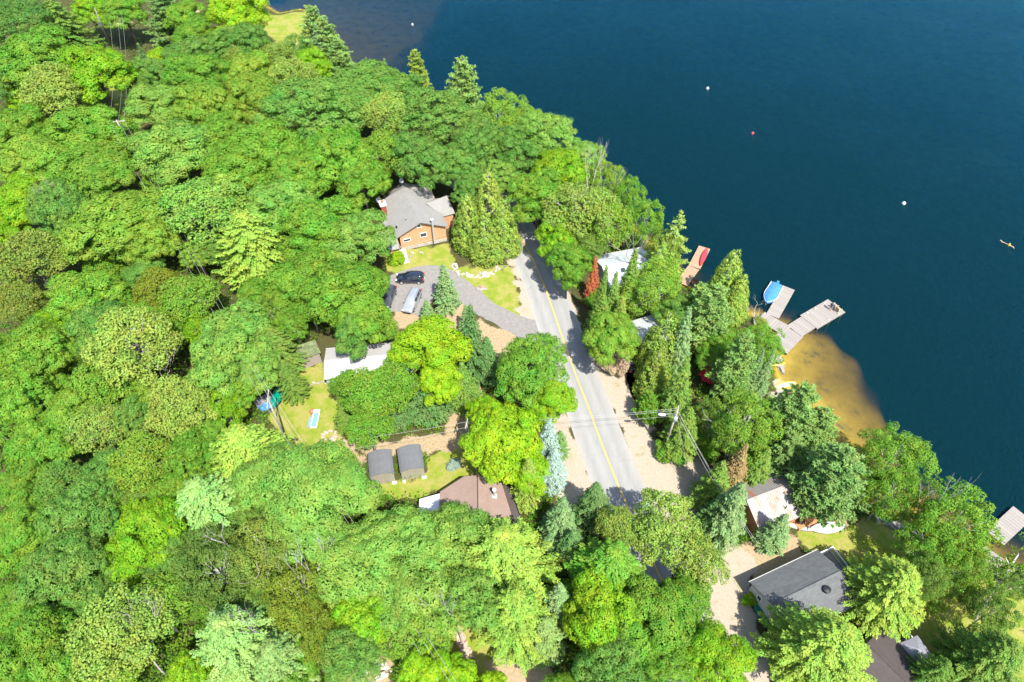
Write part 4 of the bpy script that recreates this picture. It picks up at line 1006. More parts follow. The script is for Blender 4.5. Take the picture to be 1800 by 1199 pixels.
for i,k in enumerate(('left','middle','right')):
    wire('%s of three wires between the forest pole and the pole by the covered boat'%k,ptD[i],ptC[i],3.2)
    wire('%s of three wires between the far pole and the forest pole'%k,ptE[i],ptD[i],2.6)
    wire('%s of three wires running from the covered boat to the bottom edge'%k,ptC[i],(ptC[i].x+33,ptC[i].y-44,9.5),.8)
    wire('%s of three wires leaving the far pole to the left'%k,ptE[i],(ptE[i].x-30,ptE[i].y-4+i,10.5),.6)
    wire('%s wire from the lamp pole down past the dying conifer'%k,tA[i],(25.5+.5*i,33.5-.6*i,5.5),.6)

# ---------------------------------------------------------------- tree meshes
def leaf_quads(c, nrm, ln, wd, rng, up=None):
    """kite shaped faces: centre c (n,3), normal nrm, length, width arrays"""
    n=len(c); nrm=nrm/np.linalg.norm(nrm,axis=1,keepdims=True)
    r=rng.normal(size=(n,3)) if up is None else up
    t=r-(r*nrm).sum(1,keepdims=True)*nrm; t/=np.linalg.norm(t,axis=1,keepdims=True)+1e-9
    b=np.cross(nrm,t); ln=np.asarray(ln).reshape(-1,1); wd=np.asarray(wd).reshape(-1,1)
    return np.stack([c-t*ln*.5, c+b*wd*.5-t*ln*0.02, c+t*ln*.5, c-b*wd*.5-t*ln*.02],1)
def unit(v): return v/np.linalg.norm(v,axis=-1,keepdims=True)
def broad(seed, n_cl=72, R=5.0, zc=9.3, rv=4.6, rc=(.85,1.5), per=150, leaf=(.17,.28), inner=26, flat=.66, rand=.32, cmin=-.45, lobes=.2, hole=0.0, big=0):
    rng=np.random.default_rng(seed); C=[];RC_=[];O=[]
    ph=rng.uniform(0,6.28,6)
    for i in range(n_cl):
        ct=1-(i+.5)/n_cl*(1-cmin)+rng.uniform(-.04,.04); ct=min(1,ct); a=i*2.39996+rng.uniform(-.35,.35); s_=math.sqrt(max(0,1-ct*ct))
        d=np.array([s_*math.cos(a),s_*math.sin(a),ct])
        f=.74+.24*rng.random()+lobes*(.5*math.sin(2*a+ph[0])*s_+.5*math.sin(3*a+ph[1]+3*ct)+.4*math.sin(5*a+ph[2]))*.6
        if rng.random()<hole: continue
        r=rng.uniform(*rc); sh=max(0,-ct)*0.35
        C.append(np.array([d[0]*R*f*(1-sh),d[1]*R*f*(1-sh),zc+d[2]*rv*f])); RC_.append(r); O.append(d)
    if big:
        C=[];RC_=[];O=[]
        for i in range(big):
            ct=1-(i+.35)/big*(1-cmin*.6); a=i*2.39996+rng.uniform(-.4,.4); s_=math.sqrt(max(0,1-ct*ct)); d=np.array([s_*math.cos(a),s_*math.sin(a),ct])
            f=rng.uniform(.50,.72); lr=R*rng.uniform(.30,.44); bc=np.array([d[0]*R*f,d[1]*R*f,zc+d[2]*rv*f*.95]); nk=max(6,int(n_cl/big*(lr/(.37*R))**2))
            for j in range(nk):
                ct2=1-(j+.5)/nk*1.45; a2=j*2.39996+rng.uniform(-.5,.5); s2=math.sqrt(max(0,1-ct2*ct2)); e=unit(np.array([s2*math.cos(a2),s2*math.sin(a2),ct2])+d*.55)
                C.append(bc+e*lr*rng.uniform(.78,1.08)*np.array([1,1,.85])); RC_.append(rng.uniform(*rc)); O.append(e)
    for i in range(inner):
        d=unit(rng.normal(size=3)); d[2]=abs(d[2])*.8; f=.5+.15*rng.random()
        C.append(np.array([d[0]*R*f,d[1]*R*f,zc+d[2]*rv*f])); RC_.append(rng.uniform(*rc)*1.1); O.append(d)
    P=[];Nn=[];T=[]
    for c,r,o in zip(C,RC_,O):
        k=int(per*(r/np.mean(rc))**2); d=unit(rng.normal(size=(k*3,3))); w=d@unit(o*.8+np.array([0,0,.6])); d=d[w>-.25][:k]
        k=len(d); rad=r*(1+.12*np.sin(d[:,0]*5+ph[3])+.12*np.sin(d[:,1]*6+ph[4])+rng.normal(0,.09,k))
        p=c+d*rad[:,None]*np.array([1,1,flat]); P.append(p)
        Nn.append(unit(d*1.15+o*.2+np.array([0,0,.35])+rng.normal(size=(k,3))*rand)); T.append(rng.normal(1,.09,k)*rng.uniform(.88,1.12))
    P=np.vstack(P);Nn=np.vstack(Nn);T=np.clip(np.concatenate(T),.55,1.5); n=len(P)
    return leaf_quads(P,Nn,rng.uniform(*leaf,n),rng.uniform(*leaf,n)*.8,rng), T, C
def trunk_mesh(C, zc, H, seed, r0=.28, name='trunk', mat=None, k=16, reach=.8, forks=1):
    rn=random.Random(seed); m=MB()
    top=Vector((rn.uniform(-.4,.4),rn.uniform(-.4,.4),H*.9)); base=[Vector((0,0,-.3)),Vector((rn.uniform(-.15,.15),rn.uniform(-.15,.15),zc*.55)),Vector((top.x*.6,top.y*.6,zc)),top]
    m.tube(base,[r0,r0*.75,r0*.5,r0*.12],8)
    idx=rn.sample(range(len(C)),min(k,len(C)))
    for i in idx:
        c=Vector(C[i]); z0=min(c.z*.75,zc*rn.uniform(.55,1.0)); u=min(1,z0/(H*.9)); st=Vector((top.x*u*.6,top.y*u*.6,z0)); e=st.lerp(c,reach+rn.uniform(-.1,.15)); mm=st.lerp(e,.5)+Vector((0,0,-.35+rn.uniform(-.2,.5)))
        m.tube([st,mm,e],[r0*.34,r0*.22,r0*.06],6)
        if forks:
            e2=mm.lerp(e,.5)+Vector((rn.uniform(-.9,.9),rn.uniform(-.9,.9),rn.uniform(.2,.9))); m.tube([mm,e2],[r0*.15,r0*.04],5)
    return m
def conifer(seed, H=13, R=3.0, z0=1.0, lev=.42, droop=.18, nb=8, dens=1.0, lw=(.42,.15), power=.85, up=.0, irr=.15, layer=1.0, tip=.35, sweep=.0):
    rng=np.random.default_rng(seed); C=[];N_=[];U=[];LN=[];WD=[];T=[]; B=[]
    z=z0; 
    while z<H-.12:
        u=(z-z0)/(H-z0); L0=R*(1-u)**power*(1.0 if u>.12 else .7+2.5*u)+.10
        nn=max(4,int(nb*(.45+.55*(1-u)))); a0=rng.uniform(0,6.28)
        for k in range(nn):
            L=L0*rng.uniform(1-irr*1.4,1+irr*.8); a=a0+2*math.pi*k/nn+rng.uniform(-.25,.25); zz=z+rng.uniform(-.5,.5)*lev
            dr=np.array([math.cos(a),math.sin(a),0.]); sd=np.array([-math.sin(a),math.cos(a),0.]); tone=rng.uniform(.86,1.14)
            B.append((a,L,zz))
            s=np.arange(.12*L,L,.17/dens)
            if len(s)<2: s=np.array([.4*L,.85*L])
            q=s/L; zz_=zz - droop*L*q**1.3 + up*L*q + tip*.35*L*np.clip(q-.6,0,1)**2*2
            base=dr*s[:,None]+np.array([0,0,1.])*zz_[:,None]
            fl=np.minimum(lw[0]*1.25, .22+.55*(L-s))*1.0   # side spray reach
            for sg in (-1,1):
                reps=max(1,int(layer*2))
                for rr in range(reps):
                    o=rng.uniform(.15,1.0,len(s)) ; side=sd*sg*(fl*o*.75)[:,None]
                    p=base+side+rng.normal(0,.05,(len(s),3)); p[:,2]-=o*fl*.25
                    C.append(p); dirv=unit(dr*1.0+sd*sg*rng.uniform(.4,1.1,(len(s),1))+np.array([0,0,-.12])+rng.normal(0,.18,(len(s),3))); U.append(dirv)
                    N_.append(unit(np.array([0,0,1.])+dr*.45+sd*sg*.35+rng.normal(0,.30,(len(s),3))))
                    LN.append(lw[0]*rng.uniform(.7,1.25,len(s))); WD.append(lw[1]*rng.uniform(.8,1.4,len(s))); T.append(tone*rng.normal(1,.12,len(s))*(0.92+.16*q))
        z+=lev*(.7+.5*(1-u))*rng.uniform(.8,1.2)
    # leader
    p=np.column_stack([rng.normal(0,.04,14),rng.normal(0,.04,14),np.linspace(H-.9,H,14)]); C.append(p); U.append(unit(rng.normal(0,.5,(14,3))+np.array([0,0,1.]))); N_.append(unit(rng.normal(size=(14,3)))); LN.append(np.full(14,.3)); WD.append(np.full(14,.1)); T.append(np.ones(14))
    C=np.vstack(C);N_=np.vstack(N_);U=np.vstack(U)
    return leaf_quads(C,N_,np.concatenate(LN),np.concatenate(WD),rng,U), np.clip(np.concatenate(T),.5,1.5), B
def conifer_trunk(B,H,r0,seed,show=.9,k=60):
    m=MB(); m.tube([(0,0,-.3),(0.03,0,H*.5),(0,0,H*.985)],[r0,r0*.6,.02],8); rn=random.Random(seed)
    for a,L,z in rn.sample(B,min(k,len(B))):
        m.tube([(0,0,z),(math.cos(a)*L*show*.8,math.sin(a)*L*show*.8,z-.1*L)],[.05,.015],4)
    return m
def pine(seed,H=14,R=4.0,z0=2.5):
    rng=np.random.default_rng(seed); C=[];N_=[];U=[];LN=[];T=[];B=[]
    z=z0
    while z<H-.3:
        u=(z-z0)/(H-z0); L0=R*(1-u)**.62*(.75 if u<.15 else 1)+.25; nn=6 if u<.7 else 5; a0=rng.uniform(0,6.28)
        for k in range(nn):
            L=L0*rng.uniform(.6,1.15); a=a0+6.283*k/nn+rng.uniform(-.3,.3); dr=np.array([math.cos(a),math.sin(a),0.]); sd=np.array([-dr[1],dr[0],0.]); zb=z+rng.uniform(-.2,.2); B.append((a,L,zb)); tone=rng.uniform(.88,1.14)
            nt=max(2,int(L/.30))
            for j in range(nt):
                q=(j+1)/nt
                if q<.25 and L>1.5: continue
                for sgn in ((0,) if q>.93 else (-1,0,1)):
                    off=sgn*(1-q*.55)*L*.33*rng.uniform(.4,1.2)
                    c=dr*L*q*rng.uniform(.92,1.03)+sd*off+np.array([0,0,zb+.16*L*q**1.6+.02*abs(off)+rng.uniform(-.06,.10)])
                    n=13; d=unit(rng.normal(size=(n,3))+dr*.7+np.array([0,0,.75])); 
                    C.append(c+d*.17); U.append(d); N_.append(unit(np.cross(d,rng.normal(size=(n,3)))+np.array([0,0,.8]))); LN.append(rng.uniform(.30,.48,n)); T.append(tone*rng.normal(1,.12,n))
        z+=.72*rng.uniform(.8,1.15)
    n=40; d=unit(rng.normal(size=(n,3))+np.array([0,0,1.])); C.append(np.array([0,0,H-.3])+d*.25); U.append(d); N_.append(unit(np.cross(d,rng.normal(size=(n,3)))+np.array([0,0,.6]))); LN.append(rng.uniform(.3,.5,n)); T.append(np.ones(n))
    C=np.vstack(C);LN=np.concatenate(LN)
    return leaf_quads(C,np.vstack(N_),LN,LN*.34,rng,np.vstack(U)), np.clip(np.concatenate(T),.5,1.5), B
def cedar(seed,H=11,R=3.0,z0=.3,tips=1):
    rng=np.random.default_rng(seed); C=[];N_=[];U=[];T=[]; B=[]
    for tpi in range(tips):
        ox,oy=(0,0) if tpi==0 else (rng.uniform(-1.6,1.6),rng.uniform(-1.2,1.2)); h=H*(1 if tpi==0 else rng.uniform(.75,.92)); r=R*(1 if tips==1 else .8)
        n_cl=230
        for i in range(n_cl):
            u=(i+.5)/n_cl; u=1-(1-u)**1.0; z=z0+(h-z0)*(1-math.sqrt(1-u)); w=(z-z0)/(h-z0); rad=r*((1-w)**.72)*(.75+.25*min(1,w*6))*rng.uniform(.82,1.08)
            a=i*2.39996+rng.uniform(-.4,.4); d=np.array([math.cos(a),math.sin(a),.45]); c=np.array([ox+rad*d[0],oy+rad*d[1],z]); B.append((a,rad,z)); tone=rng.uniform(.85,1.15); k=44; s=.42+.25*(1-w)
            q=unit(rng.normal(size=(k,3))+unit(d)*.6); C.append(c+q*s*np.array([1,1,1.15])*rng.uniform(.5,1.05,(k,1))); N_.append(unit(q+d*.6+rng.normal(0,.45,(k,3)))); U.append(unit(np.array([0,0,1.])+d*.5+rng.normal(0,.35,(k,3)))); T.append(tone*rng.normal(1,.13,k))
    C=np.vstack(C); n=len(C)
    return leaf_quads(C,np.vstack(N_),rng.uniform(.22,.38,n),rng.uniform(.12,.2,n),rng,np.vstack(U)), np.clip(np.concatenate(T),.5,1.5), B
def branchy(seed,H=9,spread=2.2,r0=.13,levels=4):
    rn=random.Random(seed); m=MB()
    def grow(p,d,L,r,lv):
        pts=[p]; 
        for k in range(3):
            d=(d+Vector((rn.uniform(-.22,.22),rn.uniform(-.22,.22),rn.uniform(-.02,.2)))).normalized(); p=p+d*L/3; pts.append(p)
        m.tube(pts,[r,r*.85,r*.7,r*.5],5)
        if lv>0:
            for k in range(rn.choice((2,3))):
                dd=(d+Vector((rn.uniform(-.9,.9),rn.uniform(-.9,.9),rn.uniform(-.1,.6)))).normalized(); grow(pts[rn.choice((2,3))],dd,L*rn.uniform(.55,.8),r*.55,lv-1)
    grow(Vector((0,0,-.2)),Vector((rn.uniform(-.1,.1),rn.uniform(-.1,.1),1)),H*.42,r0,levels); return m

PROTO={}   # kind -> list of (crown mesh, trunk mesh, natural height, natural radius)
def mesh_of(o): me=o.data; bpy.data.objects.remove(o); return me
def add_proto(kind, V, T, tm, H, R, leafmat, barkmat, smooth=True):
    cm=quads(kind+'_crown',V,T,leafmat,'mesh'); tmesh=mesh_of(tm.build(kind+'_trunk',barkmat,smooth=smooth)); PROTO.setdefault(kind,[]).append((cm,tmesh,H,R))
for i in range(6):
    V,T,C=broad(100+i,n_cl=112,per=290,rc=(.62,1.15),big=(13,15,11,14,12,16)[i],inner=18,cmin=-.6,rv=5.6,zc=8.7); add_proto('maple',V,T,trunk_mesh(C,9.3,14,i,.3),14.4,5.9,M['leaf'],M['bark'])
for i in range(3):   # finer, bluer oaks with smaller clumps
    V,T,C=broad(140+i,n_cl=150,per=190,rc=(.5,.9),leaf=(.15,.24),big=(19,17,21)[i],inner=18,cmin=-.6,rv=5.5,zc=8.8); add_proto('oak',V,T,trunk_mesh(C,9.3,14,30+i,.3),14.2,5.7,M['leaf'],M['bark'])
for i in range(4):   # loose crowns of sparkling big leaves
    V,T,C=broad(200+i,n_cl=125,per=110,rc=(.55,.95),leaf=(.2,.33),inner=10,rand=.85,big=13+i,flat=.8,cmin=-.5); add_proto('basswood',V,T,trunk_mesh(C,9.0,14,50+i,.3,k=34,reach=.95),14.2,5.6,M['leaf'],M['bark_grey'])
for i in range(4):   # airy birches
    V,T,C=broad(240+i,n_cl=150,per=120,rc=(.45,.85),leaf=(.15,.26),inner=34,rand=.7,lobes=.3,hole=.14,flat=1.0,rv=5.2,cmin=-.65); add_proto('birch',V,T,trunk_mesh(C,8.6,14,70+i,.2,k=26,reach=.9),14.4,5.6,M['leaf'],M['bark_white'])
for i in range(2):
    V,T,C=broad(280+i,n_cl=36,R=2.2,zc=1.5,rv=1.6,rc=(.4,.75),per=120,leaf=(.14,.26),inner=10,cmin=-.6,flat=.85,rand=.6); add_proto('shrub',V,T,trunk_mesh(C,1.2,2.8,90+i,.06,k=10),3.3,2.7,M['leaf'],M['bark'])
for i in range(4):
    V,T,B=conifer(300+i,13,3.0,nb=9,lev=.40,droop=.16,lw=(.34,.12),dens=1.3); add_proto('spruce',V,T,conifer_trunk(B,13,.2,i),13,3.1,M['needle'],M['bark'])
for i in range(3):
    V,T,B=conifer(330+i,14,2.4,nb=9,lev=.34,droop=.05,lw=(.30,.12),power=.95,tip=.2,dens=1.25); add_proto('fir',V,T,conifer_trunk(B,14,.18,i),14,2.5,M['needle'],M['bark'])
for i in range(4):
    V,T,B=conifer(360+i,13.5,5.2,z0=2.5,nb=21,lev=.46,droop=.14,lw=(.30,.125),power=.62,irr=.30,layer=1.5,dens=1.15); add_proto('hemlock',V,T,conifer_trunk(B,13.5,.26,i,.98,80),13.5,5.2,M['needle'],M['bark'])
for i in range(3):
    V,T,B=pine(400+i); add_proto('pine',V,T,conifer_trunk(B,14,.26,i,.95,90),14.2,4.2,M['needle'],M['bark'])
for i in range(3):
    V,T,B=cedar(430+i,tips=1 if i<2 else 3); add_proto('cedar',V,T,conifer_trunk(B,10.8,.2,i,.9,50),11.2,3.3,M['needle'],M['bark_grey'])
for i in range(2):   # larch-like, open
    V,T,B=conifer(460+i,13,4.2,z0=1.5,nb=7,lev=.62,droop=.10,lw=(.34,.16),power=.7,irr=.4,layer=1.0,dens=1.0); add_proto('larch',V,T,conifer_trunk(B,13,.18,i,1.0,110),13,4.3,M['needle'],M['bark_grey'])
DEAD=[mesh_of(branchy(500+i).build('dead_trunk',M['bark_grey'],smooth=True)) for i in range(3)]

LK=1.42
COL={'m':(.105,.200,.030),'b':(.095,.182,.046),'B':(.078,.155,.042),'l':(.140,.25,.018),'L':(.175,.285,.016),'y':(.135,.215,.035),'o':(.17,.225,.06),'O':(.13,.16,.04),
     'g':(.132,.225,.055),'G':(.16,.25,.055),'d':(.045,.10,.022),'D':(.075,.12,.032),'p':(.135,.205,.085),'P':(.160,.245,.095),'s':(.072,.13,.055),'S':(.125,.19,.105),
     'w':(.20,.27,.235),'c':(.19,.245,.06),'C':(.145,.195,.045),'h':(.165,.235,.05),'H':(.10,.16,.038),'r':(.27,.085,.035),'t':(.33,.27,.19),'n':(.19,.14,.055),'k':(.13,.16,.025)}
NAME={'maple':('maple_tree','tree'),'oak':('oak_tree','tree'),'basswood':('broadleaf_tree','tree'),'birch':('birch_tree','tree'),'shrub':('shrub','shrub'),'spruce':('spruce_tree','tree'),'fir':('fir_tree','tree'),
      'hemlock':('hemlock_tree','tree'),'pine':('pine_tree','tree'),'cedar':('cedar_tree','tree'),'larch':('larch_tree','tree')}
GROUP={'maple':'broad maple crowns','oak':'dense oak crowns','basswood':'pale loose broadleaf crowns','birch':'airy birches','shrub':'shrubs','spruce':'spruces','fir':'narrow firs','hemlock':'spreading hemlocks','pine':'feathery pines','cedar':'cedars','larch':'open feathery conifers'}
_cnt={}; OCC=[]
def plant(kind,x,y,H,R,col,label,rot=None,lean=(0,0)):
    i=_cnt.get(kind,0); _cnt[kind]=i+1; rn=random.Random(i*31+len(label)); cm,tm,h0,r0=PROTO[kind][rn.randrange(len(PROTO[kind]))]; nm,cat=NAME[kind]
    t=thing(nm,label,cat,(x,y,gz(x,y)-.05),rn.uniform(0,6.28) if rot is None else rot,GROUP[kind]); s=R/r0; u=rn.uniform(.87,1.15); t.scale=(s*u,s/u,H/h0*rn.uniform(.94,1.06))
    if lean!=(0,0): t.rotation_mode='XYZ'; t.rotation_euler=(lean[0],lean[1],0)
    k=link(bpy.data.objects.new('trunk',tm)); k.parent=t
    c=link(bpy.data.objects.new('crown',cm)); c.parent=t; b=[v*LK*q for v,q in zip(COL[col],(1,1,1) if col in 'rtnw' else (.93,1.0,.66))]; j=rn.uniform(.92,1.08); c.color=(b[0]*j*rn.uniform(.94,1.06),b[1]*j,b[2]*j,1)
    return t
def broadtree(kind,px,py,rpx,col,label,hs=1.0):
    """crown centre pixel and crown radius in pixels"""
    zc=8.0
    for _ in range(5):
        p=G(px,py,zc); depth=(CAM_H-zc)/(math.sin(PITCH)-(599.5-py)/FOC*math.cos(PITCH))
        R=rpx*depth/FOC; H=(5.0+1.75*R)*hs; H=max(H,R*1.6); zc=H-.62*R
    if kind=='shrub': H=R*1.25; p=G(px,py,H*.6)
    else: R*=1.24
    OCC.append((px,py,rpx*1.1,label)); return plant(kind,p.x,p.y,H,R*1.04,col,label)
def tiptree(kind,px,py,H,R,col,label):
    OCC.append((px,py+22,34,label)); OCC.append((px,py+60,40,label))
    p=G(px,py,H); return plant(kind,p.x,p.y,H,R,col,label)
